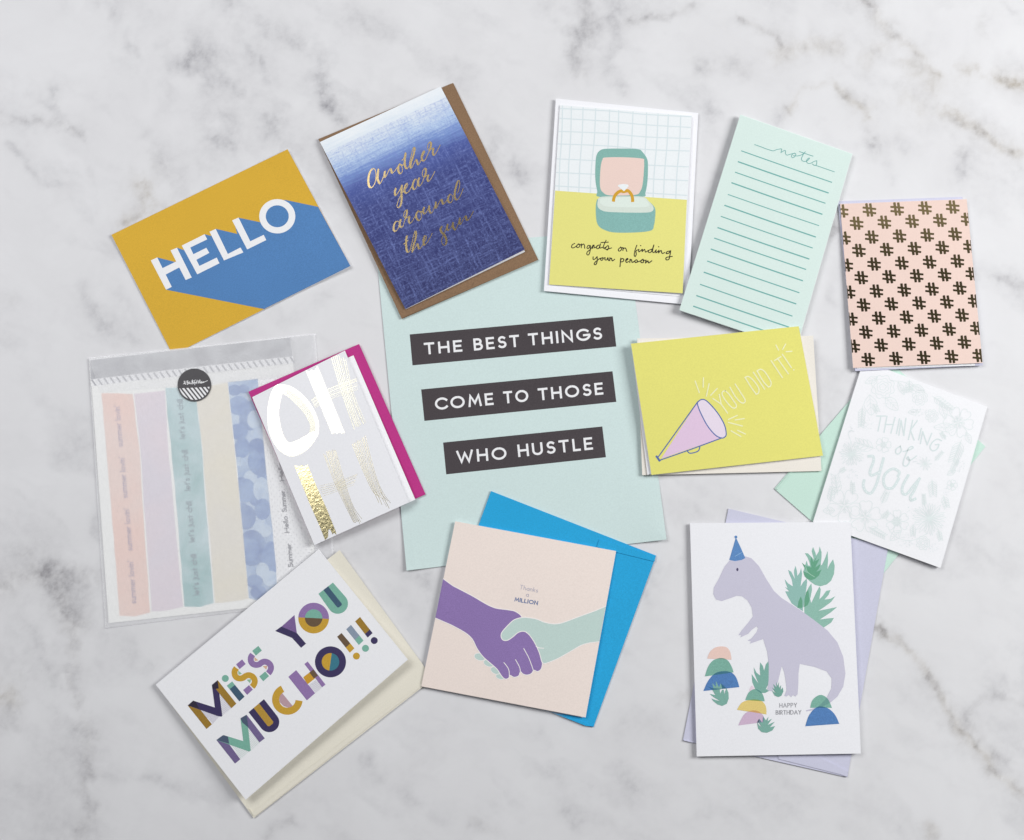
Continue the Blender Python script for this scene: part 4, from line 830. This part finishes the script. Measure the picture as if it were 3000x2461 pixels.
# ------------------------------------------------------------------ 11 glassine bag with washi strip sheet
s = Surf([ZL(75, 205), ZL(1328, 72), (989, 1757), ZL(168, 1700)], (.65, .8, .4, .3), wob=.12, ph=1)
def glassine(alpha, nm='glassine'):
    m, n, p = nt(nm); N = n.nodes.new; L = n.links.new; n.nodes.remove(p)
    tc = N('ShaderNodeTexCoord'); no = N('ShaderNodeTexNoise'); no.inputs['Scale'].default_value = 14; no.inputs['Detail'].default_value = 7; no.inputs['Roughness'].default_value = .65; L(tc.outputs['Object'], no.inputs['Vector'])
    mr = N('ShaderNodeMapRange'); mr.inputs['From Min'].default_value = .3; mr.inputs['From Max'].default_value = .7; mr.inputs['To Min'].default_value = alpha-.07; mr.inputs['To Max'].default_value = alpha+.07
    L(no.outputs['Fac'], mr.inputs['Value'])
    df = N('ShaderNodeBsdfDiffuse'); tr = N('ShaderNodeBsdfTranslucent'); tp = N('ShaderNodeBsdfTransparent'); gl = N('ShaderNodeBsdfGlossy')
    for q in (df, tr): q.inputs['Color'].default_value = (*lin((249, 249, 252)), 1)
    gl.inputs['Roughness'].default_value = .45
    n2 = N('ShaderNodeTexNoise'); n2.inputs['Scale'].default_value = 26; n2.inputs['Detail'].default_value = 3; n2.inputs['Distortion'].default_value = 1.0; L(tc.outputs['Object'], n2.inputs['Vector'])
    b = N('ShaderNodeBump'); b.inputs['Strength'].default_value = .35; b.inputs['Distance'].default_value = .0012; L(n2.outputs['Fac'], b.inputs['Height'])
    L(b.outputs[0], gl.inputs['Normal']); L(b.outputs[0], df.inputs['Normal'])
    m1 = N('ShaderNodeMixShader'); m1.inputs[0].default_value = .3; L(df.outputs[0], m1.inputs[1]); L(tr.outputs[0], m1.inputs[2])
    m2 = N('ShaderNodeMixShader'); L(mr.outputs[0], m2.inputs[0]); L(tp.outputs[0], m2.inputs[1]); L(m1.outputs[0], m2.inputs[2])
    m3 = N('ShaderNodeMixShader'); m3.inputs[0].default_value = .03; L(m2.outputs[0], m3.inputs[1]); L(gl.outputs[0], m3.inputs[2])
    L(m3.outputs[0], n.nodes['Material Output'].inputs['Surface'])
    return m
def single(root, name, surf, mat, n=16):
    V = [surf.pt(i/n, j/n) for j in range(n+1) for i in range(n+1)]; q = lambda i, j: j*(n+1)+i
    return link(name, V, [(q(i, j), q(i, j+1), q(i+1, j+1), q(i+1, j)) for j in range(n) for i in range(n)], [mat], root, smooth=True)
bag = thing('glassine_bag', 'translucent glassine bag sealed with a round black sticker, holding pastel washi strips', 'bag', s)
G1 = glassine(.30); G2 = glassine(.38, 'glassine_flap')
single(bag, 'back_panel', s, G2)
sh = Surf([ZL(92, 362), (858, 1055), (938, 1758), ZL(185, 1672)], (.85, 1.0, .65, .55), wob=.12, ph=1)
w_ = thing('washi_sheet', 'white sheet of wide pastel washi strips inside the glassine bag', 'sticker sheet', sh)
sheet(w_, 'backing_sheet', sh, paper((243, 243, 243), grain=.02), .15)
def wcol(c1, c2, sc=45, nm='watercolour_ink'):
    m, n, p = nt(nm); N = n.nodes.new; L = n.links.new
    tc = N('ShaderNodeTexCoord'); no = N('ShaderNodeTexNoise'); no.inputs['Scale'].default_value = sc; no.inputs['Detail'].default_value = 6; no.inputs['Distortion'].default_value = .7; L(tc.outputs['Object'], no.inputs['Vector'])
    r = N('ShaderNodeValToRGB'); r.color_ramp.elements[0].position = .36; r.color_ramp.elements[0].color = (*lin(c1), 1); r.color_ramp.elements[1].position = .62; r.color_ramp.elements[1].color = (*lin(c2), 1)
    L(no.outputs['Fac'], r.inputs[0]); L(r.outputs[0], p.inputs['Base Color']); p.inputs['Roughness'].default_value = .7; p.inputs['Specular IOR Level'].default_value = .2
    return m
def strip(pts, mat, label, extra=None):
    P = [pts[0]]
    for i in range(len(pts)):
        a_, b_ = pts[i], pts[(i+1) % len(pts)]; n = max(2, int(math.hypot(b_[0]-a_[0], b_[1]-a_[1])/70))
        for k in range(1, n+1):
            q = lerp(a_, b_, k/n); P.append((q[0]+rnd.uniform(-2.2, 2.2), q[1]+rnd.uniform(-2.2, 2.2)) if k < n else q)
    P.pop()
    a = Art(w_, sh, .04); a.poly(ZL(P), mat)
    if extra: extra(a, ZL(P))
    return a.flush('washi_strip', label)
strip([(145, 400), (318, 405), (355, 700), (385, 1200), (415, 1612), (330, 1634), (245, 1630), (215, 1200), (180, 800)], wcol((240, 210, 202), (238, 216, 210), 20), 'peach washi strip')
strip([(326, 404), (496, 385), (515, 700), (560, 1200), (597, 1580), (510, 1600), (424, 1606), (395, 1200), (360, 700)], wcol((229, 217, 226), (224, 217, 228), 20), 'pale lilac washi strip')
strip([(499, 370), (600, 366), (672, 450), (700, 700), (720, 1000), (745, 1300), (766, 1560), (690, 1582), (605, 1580), (575, 1200), (545, 850), (520, 600)], wcol((162, 196, 199), (200, 219, 225), 26), 'teal watercolour washi strip')
strip([(672, 448), (640, 380), (842, 340), (880, 700), (930, 1200), (957, 1536), (860, 1552), (775, 1560), (750, 1250), (728, 1000), (705, 700)], wcol((233, 227, 214), (232, 227, 219), 20), 'cream washi strip')
def bubbles(a, pg):
    B1, B2, B3 = wcol((136, 160, 206), (158, 181, 218), 90), wcol((126, 150, 198), (152, 174, 212), 90), wcol((184, 202, 228), (202, 216, 234), 90)
    q = Z(640, 1100, 2.5529); cx = lambda x, y: q(x, y)
    for x, y, r1, r2, m_ in ((95, 180, 40, 60, B3), (260, 150, 50, 40, B3), (110, 330, 50, 50, B3), (300, 430, 60, 40, B3), (160, 620, 55, 60, B3), (140, 560, 40, 50, B2), (240, 760, 50, 50, B3), (170, 800, 40, 40, B2), (340, 760, 50, 40, B1), (290, 930, 60, 50, B1), (180, 990, 40, 40, B2), (300, 1090, 50, 70, B3), (120, 110, 50, 42, B2), (190, 100, 40, 34, B2), (150, 225, 78, 72, B1), (250, 230, 60, 40, B1), (235, 330, 80, 80, B2), (150, 420, 70, 60, B1), (270, 330, 55, 70, B3), (180, 540, 55, 75, B1), (290, 540, 68, 70, B2), (310, 640, 88, 110, B2), (270, 640, 50, 80, B1),
                           (200, 860, 80, 90, B1), (320, 850, 60, 90, B3), (330, 1000, 60, 80, B1), (210, 1060, 70, 90, B2), (340, 1160, 60, 50, B3), (250, 1290, 105, 135, B2), (230, 1300, 72, 90, B1), (390, 1370, 70, 130, B1), (330, 1460, 50, 60, B3), (270, 1540, 60, 50, B2), (390, 1520, 60, 60, B3), (300, 1620, 60, 50, B2)):
        for c in clipcells: 
            P = [cx(x + r1*math.cos(2*math.pi*i/22), y + r2*math.sin(2*math.pi*i/22)) for i in range(22)]; a.poly(clip(P, c), m_)
bs = [(845, 340), (1010, 320), (1030, 560), (1055, 820), (1085, 1100), (1110, 1350), (1118, 1560), (1000, 1545), (962, 1532), (950, 1400), (930, 1180), (905, 900), (880, 640)]
clipcells = [ZL([(845, 340), (1010, 320), (1055, 820), (897, 820)]), ZL([(897, 821), (1055, 821), (1110, 1350), (945, 1350)]), ZL([(945, 1351), (1110, 1351), (1118, 1545), (962, 1532)])]
strip(bs, wcol((162, 184, 218), (190, 206, 230), 70), 'blue watercolour dotted washi strip', bubbles)
def dotting(a, pg):
    m_ = ink((158, 158, 166), .02)
    for j in range(76):
        for i in range(9):
            x = 1030 + i*30 + (15 if j % 2 else 0) + (j*17)*.085; y = 310 + j*17 - i*2.6 + rnd.uniform(-1.5, 1.5)
            if y < 1540: a.disc(ZL(x, y), 1.15, 1.15, m_, 5)
a = Art(w_, sh, .04, .0003); a.poly(ZL([(1014, 320), (1185, 300), (1330, 1520), (1120, 1555), (1088, 1100), (1058, 820)]), ink((244, 244, 247), .01)); ds_ = a.flush('washi_strip', 'white washi strip with tiny grey dots')
a = Art(w_, sh, .05, .0003); dotting(a, None); dd_ = a.flush('tiny_dots', parent=ds_); dd_['kind'] = 'stuff'
a = Art(w_, sh, .08, .001); T1 = ink((172, 160, 184), .02); T2 = ink((148, 162, 174), .02); T3 = ink((140, 140, 150), .02)
for p, q in (((265, 695), (247, 468)), ((291, 978), (273, 752)), ((318, 1270), (300, 1036)), ((339, 1562), (322, 1326))): text(a, "summer lovin'", ZL(*p), ZL(*q), 17.5, 2.0, T1, gap=.24, space=.45, up=(-1, .08))
for p, q in (((610, 650), (594, 432)), ((638, 937), (622, 712)), ((662, 1222), (644, 997)), ((688, 1515), (670, 1288))): text(a, "let's just chill", ZL(*p), ZL(*q), 17.5, 2.0, T2, gap=.22, space=.45, up=(-1, .08))
text(a, 'Hello', ZL(1157, 885), ZL(1146, 780), 14.5, 2.2, T3, up=(-1, .08), gap=.2); text(a, 'Summer', ZL(1142, 745), ZL(1130, 612), 14.5, 2.2, T3, up=(-1, .08), gap=.2)
text(a, 'Hello', ZL(1186, 1170), ZL(1174, 1078), 14.5, 2.2, T3, up=(-1, .08), gap=.2); text(a, 'Summer', ZL(1171, 1056), ZL(1160, 938), 14.5, 2.2, T3, up=(-1, .08), gap=.2)
text(a, 'Summer', ZL(1206, 1360), ZL(1194, 1230), 14.5, 2.2, T3, up=(-1, .08), gap=.2); a.flush('strip_lettering')
hd = Surf([ZL(80, 212), ZL(1192, 88), ZL(1212, 232), ZL(88, 362)], (1.15, 1.3, 1.25, 1.1))
hl = sheet(bag, 'header_label', hd, paper((240, 240, 243), grain=.02), .08)
a = Art(bag, hd, .03, .001)
a.poly([*ZL([(82, 218), (600, 158), (1190, 92), (1203, 196), (600, 262), (88, 324)])], wcol((168, 168, 176), (192, 193, 199), 60, 'grey_print'))
for i in range(33):
    x = 92 + i*34.3; y = 326 - (x-88)*.114; a.stroke(ZL([(x, y), (x+26, y+36)]), 8/1.887, ink((158, 159, 168), .04), clipto=hd.c)
a.flush('diagonal_stripes', parent=hl)
sfr = Surf(s.c, (1.35, 1.5, 1.1, 1.0), wob=.10, ph=1); single(bag, 'front_panel', sfr, G1)
fl = Surf([ZL(76, 207), ZL(1327, 74), ZL(1290, 300), ZL(140, 398)], (1.6, 1.75, 1.7, 1.6), wob=.05, ph=2); single(bag, 'flap', fl, G1)
# wrinkles pressed into the lower edge
st_c = [ZY(862 + 612*math.cos(x), 842 + 597*math.sin(x)) for x in (2*math.pi*i/64 for i in range(64))]
ss = Surf(fl.c, tuple(h + .12 for h in (1.62, 1.77, 1.72, 1.62)), wob=.05, ph=2)
a = Art(bag, ss, .06); DK = paper((48, 45, 51), 'sticker_vinyl', .10, .32, 300, .1, .3); a.poly(st_c, DK); seal = a.flush('round_seal')
ins_c = [ZY(862 + 555*math.cos(x), 842 + 540*math.sin(x)) for x in (2*math.pi*i/48 for i in range(48))]
a = Art(bag, ss, .09, .003)
for i in range(-1, 7):
    x = 430 + i*153; y = 962 - i*8; a.poly(ZY([(x-20, y), (x+62, y-6), (x+442, y+470), (x+350, y+470)]), LW, clipto=ins_c)
a.flush('white_stripes', parent=seal)
b_ = [[(490, 700), (500, 770), (540, 820)], [(520, 700), (530, 800)], [(460, 800), (540, 770)], [(585, 700), (600, 830)], [(585, 700), (630, 690), (610, 750), (650, 790), (600, 820)], [(640, 740), (680, 780), (690, 720), (670, 790), (720, 790), (730, 750), (740, 800), (770, 780), (790, 650), (800, 810)],
      [(760, 700), (830, 690)], [(825, 740), (830, 790)], [(900, 660), (860, 700), (880, 840)], [(840, 760), (900, 740)], [(905, 740), (915, 790), (940, 740), (960, 660), (960, 780)], [(1000, 680), (1020, 780)], [(1000, 690), (1040, 760), (1060, 650), (1080, 780)], [(1090, 760), (1130, 710), (1110, 780), (1160, 730), (1150, 770), (1200, 720), (1190, 760), (1240, 725), (1340, 685)]]
hand(bag, ss, b_, ZY, LW, 1.5, 'script_logo', k=3, base=.1, step=.002).parent = seal

# ------------------------------------------------------------------ 12 magenta envelope and gold oh hi card
se = Surf(ZM([(75, 455), (955, 75), (1483, 1270), (603, 1650)]), (2.7, 2.6, 2.2, 2.4), wob=.06)
envelope('magenta envelope under the white oh hi card', se, (190, 54, 136), .65, [], grain=.06)
sf = Surf(ZM([(105, 498), (842, 128), (1350, 1334), (600, 1673)]), (3.6, 5.9, 9.4, 6.6), (.2, .1))
sb = Surf(ZM([(112, 520), (910, 165), (1402, 1312), (604, 1671)]), (3.1, 3.4, 5.8, 5.2))
t = card('white card with oh hi painted in big gold foil brush strokes', sf, sb, (240, 240, 246))
FO = foil(.2, .17, (.82, .72, .42)); FS = foil(.03, .2, (.48, .46, .40)); FT = foil(.02, .25, (.46, .44, .35)); FH = foil(.05, .22, (.54, .48, .30))  # whiter foil on the upper letters: mirrored lamp glare put into the colour
a = Art(t, sf, .05)
a.poly(ZM([(300, 400), (262, 450), (238, 530), (228, 600), (232, 730), (265, 840), (320, 920), (400, 968), (480, 955), (560, 900), (610, 830), (632, 780), (585, 770), (552, 790), (510, 815), (450, 845), (402, 858), (370, 830), (340, 760), (318, 650), (322, 570), (345, 470), (370, 440), (340, 402)]), FS, sm=True)
for i in range(8):
    k = i/7; o = lerp((0, 0), (-62, 40), k)
    a.stroke(ZM([(345+o[0]*.1, 400+k*62), (420+o[0]*.5, 420+k*70), (500+o[0]*.9, 480+k*60), (570+o[0], 560+k*48), (615+o[0], 650+k*30), (632+o[0], 720+k*10), (628+o[0]*1.1, 790)]), (7.5 if i < 3 else 4.5)/2.71, (FS if i < 3 else FT), sm=True)
a.flush('gold_letter')
a = Art(t, sf, .05)
a.poly(ZM([(530, 282), (560, 300), (575, 280), (600, 290), (622, 250), (640, 290), (842, 782), (815, 788), (800, 775), (780, 790), (765, 780), (740, 792), (720, 745)]), FS)
for i in range(8):
    k = i/7; a.stroke(ZM([(722+k*125, 200+rnd.uniform(-20, 5)+k*45-50), (820+k*90, 470), (918+k*88, 745-k*40+rnd.uniform(-15, 15))]), rnd.choice((2.4, 3, 4.5))/2.71, FT, sm=True, k=3, clipto=sf.c)
for i in range(7):
    k = i/6; a.stroke(ZM([(575+k*30, 525+k*60), (700, 438+k*85), (935+k*10, 345+k*85+rnd.uniform(-8, 8))]), rnd.choice((2, 2.6, 4))/2.71, FT, sm=True, k=3, clipto=sf.c)
a.flush('gold_letter')
a = Art(t, sf, .05)
a.poly(ZM([(442, 1042), (480, 1050), (500, 1038), (520, 1050), (545, 1035), (600, 1170), (700, 1390), (768, 1560), (775, 1592), (755, 1575), (745, 1590), (725, 1548), (712, 1552), (708, 1610), (685, 1634), (640, 1520), (560, 1340)]), FO)
for i in range(9):
    k = i/8; a.stroke(ZM([(672+k*95, 955-k*50+rnd.uniform(-15, 15)), (770+k*80, 1200), (850+k*60, 1370), (912+k*66, 1522-k*28+rnd.uniform(-30, 4))]), rnd.choice((1.8, 2.4, 3.2))/2.71, FH, sm=True, k=3, clipto=sf.c)
for i in range(6):
    k = i/5; a.stroke(ZM([(635+k*30, 1205+k*80), (780, 1170+k*75), (945-k*30, 1105+k*85+rnd.uniform(-8, 8))]), rnd.choice((1.4, 2, 2.4))/2.71, FH, sm=True, k=3, clipto=sf.c)
a.flush('gold_letter')
a = Art(t, sf, .05)
for i in range(9):
    k = i/8; a.stroke(ZM([(900+k*102, 860-k*50+rnd.uniform(-12, 12)), (985+k*90, 1080), (1060+k*75, 1240), (1120+k*85 if k > .5 else 1100+k*100, 1330+k*60 if i % 2 else 1280+k*60)]), rnd.choice((1.8, 2.4, 3.2))/2.71, FH, sm=True, k=3, clipto=sf.c)
a.flush('gold_letter')

# ------------------------------------------------------------------ 13 cream envelope and miss you mucho card
se = Surf(ZK([(101, 909), (1188, 65), (1755, 844), (668, 1688)]), (2.4, 3.0, 1.7, 1.3), wob=.08)
envelope('cream envelope under the miss you mucho card', se, (232, 227, 214), .8, [ZK([(640, 1630), (668, 1676), (690, 1666), (1400, 1108), (1690, 885), (1680, 878), (1250, 1190), (660, 1652)])], grain=.03)
sf = Surf(ZK([(75, 880), (1062, 60), (1602, 728), (620, 1577)]), (3.4, 4.0, 10.0, 9.0), (0, -.5))
sb = Surf(ZK([(78, 884), (1062, 66), (1596, 732), (628, 1562)]), (2.9, 3.5, 2.8, 2.6))
t = card('white card reading miss you mucho in multicoloured geometric letters', sf, sb, (240, 240, 245))
MU = ink((200, 158, 58), .10); OL = ink((156, 122, 50), .12); NV = ink((62, 54, 94), .12); TQ = ink((124, 178, 162), .08); DT = ink((66, 92, 116), .10); VI = ink((146, 118, 172), .08); VG = ink((116, 102, 146), .10); BR = ink((106, 86, 66), .10); SL = ink((138, 152, 172), .08); PE = ink((218, 176, 150), .08); DP = ink((188, 156, 166), .06); LI = ink((176, 168, 190), .05); LG = ink((196, 214, 210), .05); SLT = ink((78, 92, 116), .10); MG = ink((60, 120, 140), .08)
def stripes(a, z, tri, d, n, mat, wd):
    """thin parallel lines along d filling a convex outline"""
    P = z(tri); c = (sum(p[0] for p in P)/len(P), sum(p[1] for p in P)/len(P)); l = math.hypot(*d); u = (d[0]/l, d[1]/l); nn = (-u[1], u[0])
    R_ = max(math.hypot(p[0]-c[0], p[1]-c[1]) for p in P); ks = [(p[0]-c[0])*nn[0] + (p[1]-c[1])*nn[1] for p in P]; k0, k1 = min(ks), max(ks)
    for i in range(n):
        k = k0 + (k1-k0)*(i+.5)/n; b = (c[0]+nn[0]*k, c[1]+nn[1]*k); a.stroke([(b[0]-u[0]*R_*2, b[1]-u[1]*R_*2), (b[0]+u[0]*R_*2, b[1]+u[1]*R_*2)], wd, mat, clipto=P)
DS = (785, 1000); DR = (790, 960)
def letter(z, fn):
    a = Art(t, sf, .05, .003); fn(a, z); a.flush('printed_letter')
def L_M(a, z):
    stripes(a, z, [(300, 1250), (640, 1352), (515, 1495)], (340, 427), 12, LI, .9); stripes(a, z, [(650, 950), (685, 1345), (850, 1215)], (340, 427), 10, LI, .9)
    a.poly(z([(62, 1158), (160, 1072), (502, 1500), (403, 1585)]), OL); a.poly(z([(605, 698), (945, 1125), (855, 1208), (515, 790)]), OL)
    a.poly(z([(62, 1158), (160, 1070), (555, 1195), (500, 785), (605, 698), (690, 1350), (670, 1362), (610, 1352)]), NV)
    a.poly(z([(62, 1158), (160, 1070), (205, 1085), (270, 1215)]), ink((50, 44, 62), .08)); a.poly(z([(500, 785), (605, 698), (625, 850), (520, 860)]), ink((50, 44, 62), .08))
letter(ZN, L_M)
def L_i(a, z): a.disc(z(745, 667), 63/6.2, 63/6.2, TQ, 28); a.poly(z([(770, 800), (870, 722), (920, 785), (822, 862)]), TQ); a.poly(z([(822, 862), (920, 785), (1095, 998), (1000, 1085)]), DT)
letter(ZN, L_i)
def L_S(dx, dy, c, sq, inn):
    def f(a, z):
        T_ = lambda P: z([(x+dx, y+dy) for x, y in P])
        a.poly(T_([(975, 520), (1050, 585), (985, 600)]), inn); a.poly(T_([(1130, 690), (1215, 680), (1195, 755)]), inn)
        a.stroke(T_([(948, 478), (920, 520), (912, 570), (925, 620), (960, 655), (1015, 668), (1070, 655), (1110, 625), (1165, 608), (1225, 625), (1268, 670), (1280, 725), (1262, 780), (1230, 820)]), 108/6.2, c, sm=True, k=4)
        a.poly(T_([(1050, 322), (1115, 405), (1005, 498), (940, 412)]), sq); a.poly(T_([(1175, 788), (1245, 870), (1140, 965), (1068, 878)]), sq)
    return f
letter(ZN, L_S(0, 0, MU, VI, ink((150, 190, 160), .06))); letter(ZN, L_S(294, -246, VI, TQ, PE))
def L_Y(a, z): a.poly(z([(915, 458), (930, 572), (835, 530)]), ink((124, 98, 152), .10)); a.poly(z([(798, 555), (835, 528), (930, 568), (985, 632), (955, 657), (900, 597)]), NV)
letter(ZK, L_Y)
def ring(a, z, c, R0, R1, m1, m2, m3, m4, ang, split=True):
    def half(r, s0, m, hole=None):
        o_ = z(arc(c[0], c[1], r, r, ang+s0, ang+s0+180, 24)); a.poly(o_, m)
    half(R0, 0, m1); half(R0, 180, m2); half(R1, 0, m3); half(R1, 180, m4)
letter(ZK, lambda a, z: ring(a, z, (1031, 477), 93, 53, MU, VI, BR, TQ, 3))
def L_U(a, z, m1, m2):
    a.poly(z([(1060, 330), (1148, 262)] + arc(1177, 389, 62, 62, -39, 141, 16)), m1); a.stroke(z([(1104, 296), (1179, 390)]), 36/2.0667, m2, caps='round', clipto=z([(1060, 330), (1148, 262)] + arc(1177, 389, 62, 62, -39, 141, 16)))
letter(ZK, lambda a, z: L_U(a, z, TQ, DT))
def L_M2(a, z):
    stripes(a, z, [(525, 1235), (640, 1285), (590, 1330)], (105, 130), 9, LG, 1.2); stripes(a, z, [(625, 1135), (652, 1280), (705, 1232)], (105, 130), 8, LG, 1.2)
    a.poly(z([(442, 1215), (480, 1187), (587, 1332), (555, 1358)]), VG); a.poly(z([(590, 1082), (625, 1062), (735, 1205), (703, 1230)]), VG)
    a.poly(z([(442, 1215), (485, 1185), (605, 1222), (588, 1085), (625, 1062), (650, 1280), (640, 1285)]), TQ); a.poly(z([(442, 1215), (485, 1185), (512, 1194), (520, 1238)]), SLT); a.poly(z([(588, 1085), (625, 1062), (636, 1140), (600, 1110)]), SLT)
letter(ZK, L_M2)
def L_U2(a, z):
    a.poly(z([(637, 1047), (730, 968)] + arc(762, 1107, 61, 61, -39, 141, 16)), NV); a.stroke(z([(686, 1010), (759, 1104)]), 43/2.0667, ink((184, 146, 62), .12), caps='round', clipto=z([(637, 1047), (730, 968)] + arc(762, 1107, 61, 61, -39, 141, 16)))
letter(ZK, L_U2)
def L_C(a, z):
    a.poly(z([(835, 925), (912, 1018), (885, 1022), (850, 1010), (825, 985), (822, 950)]), DP); a.stroke(z(arc(872, 970, 71, 71, 246, 5, 30)), 43/2.0667, MU)
letter(ZK, L_C)
def L_H(a, z):
    stripes(a, z, [(998, 885), (1045, 850), (1085, 895), (1042, 932)], (105, 135), 9, LI, 1.0); a.poly(z([(968, 835), (1030, 788), (1052, 832), (992, 880)]), ink((206, 156, 52), .08))
    a.poly(z([(975, 755), (995, 740), (1103, 880), (1083, 895)]), VI); a.poly(z([(878, 833), (925, 792), (1040, 932), (990, 975)]), VI); a.poly(z([(1005, 806), (1030, 788), (1058, 826), (1032, 842)]), BR)
letter(ZK, L_H)
letter(ZK, lambda a, z: (ring(a, z, (1133, 742), 94, 53, NV, NV, MU, MG, 98)))
def L_X(B, cut, m1, m2, dot, md):
    def f(a, z):
        p = lerp(B[0], B[3], cut); q = lerp(B[1], B[2], cut); a.poly(z([B[0], B[1], q, p]), m1); a.poly(z([p, q, B[2], B[3]]), m2); a.disc(z(*dot), 10.2, 10.2, md, 24)
    return f
letter(ZK, L_X([(1173, 590), (1200, 567), (1278, 660), (1250, 687)], .68, BR, MU, (1290, 707), MU)); letter(ZK, L_X([(1228, 545), (1257, 518), (1333, 613), (1305, 640)], .68, SL, TQ, (1345, 660), TQ)); letter(ZK, L_X([(1282, 497), (1312, 470), (1388, 568), (1358, 595)], .78, OL, NV, (1398, 613), NV))
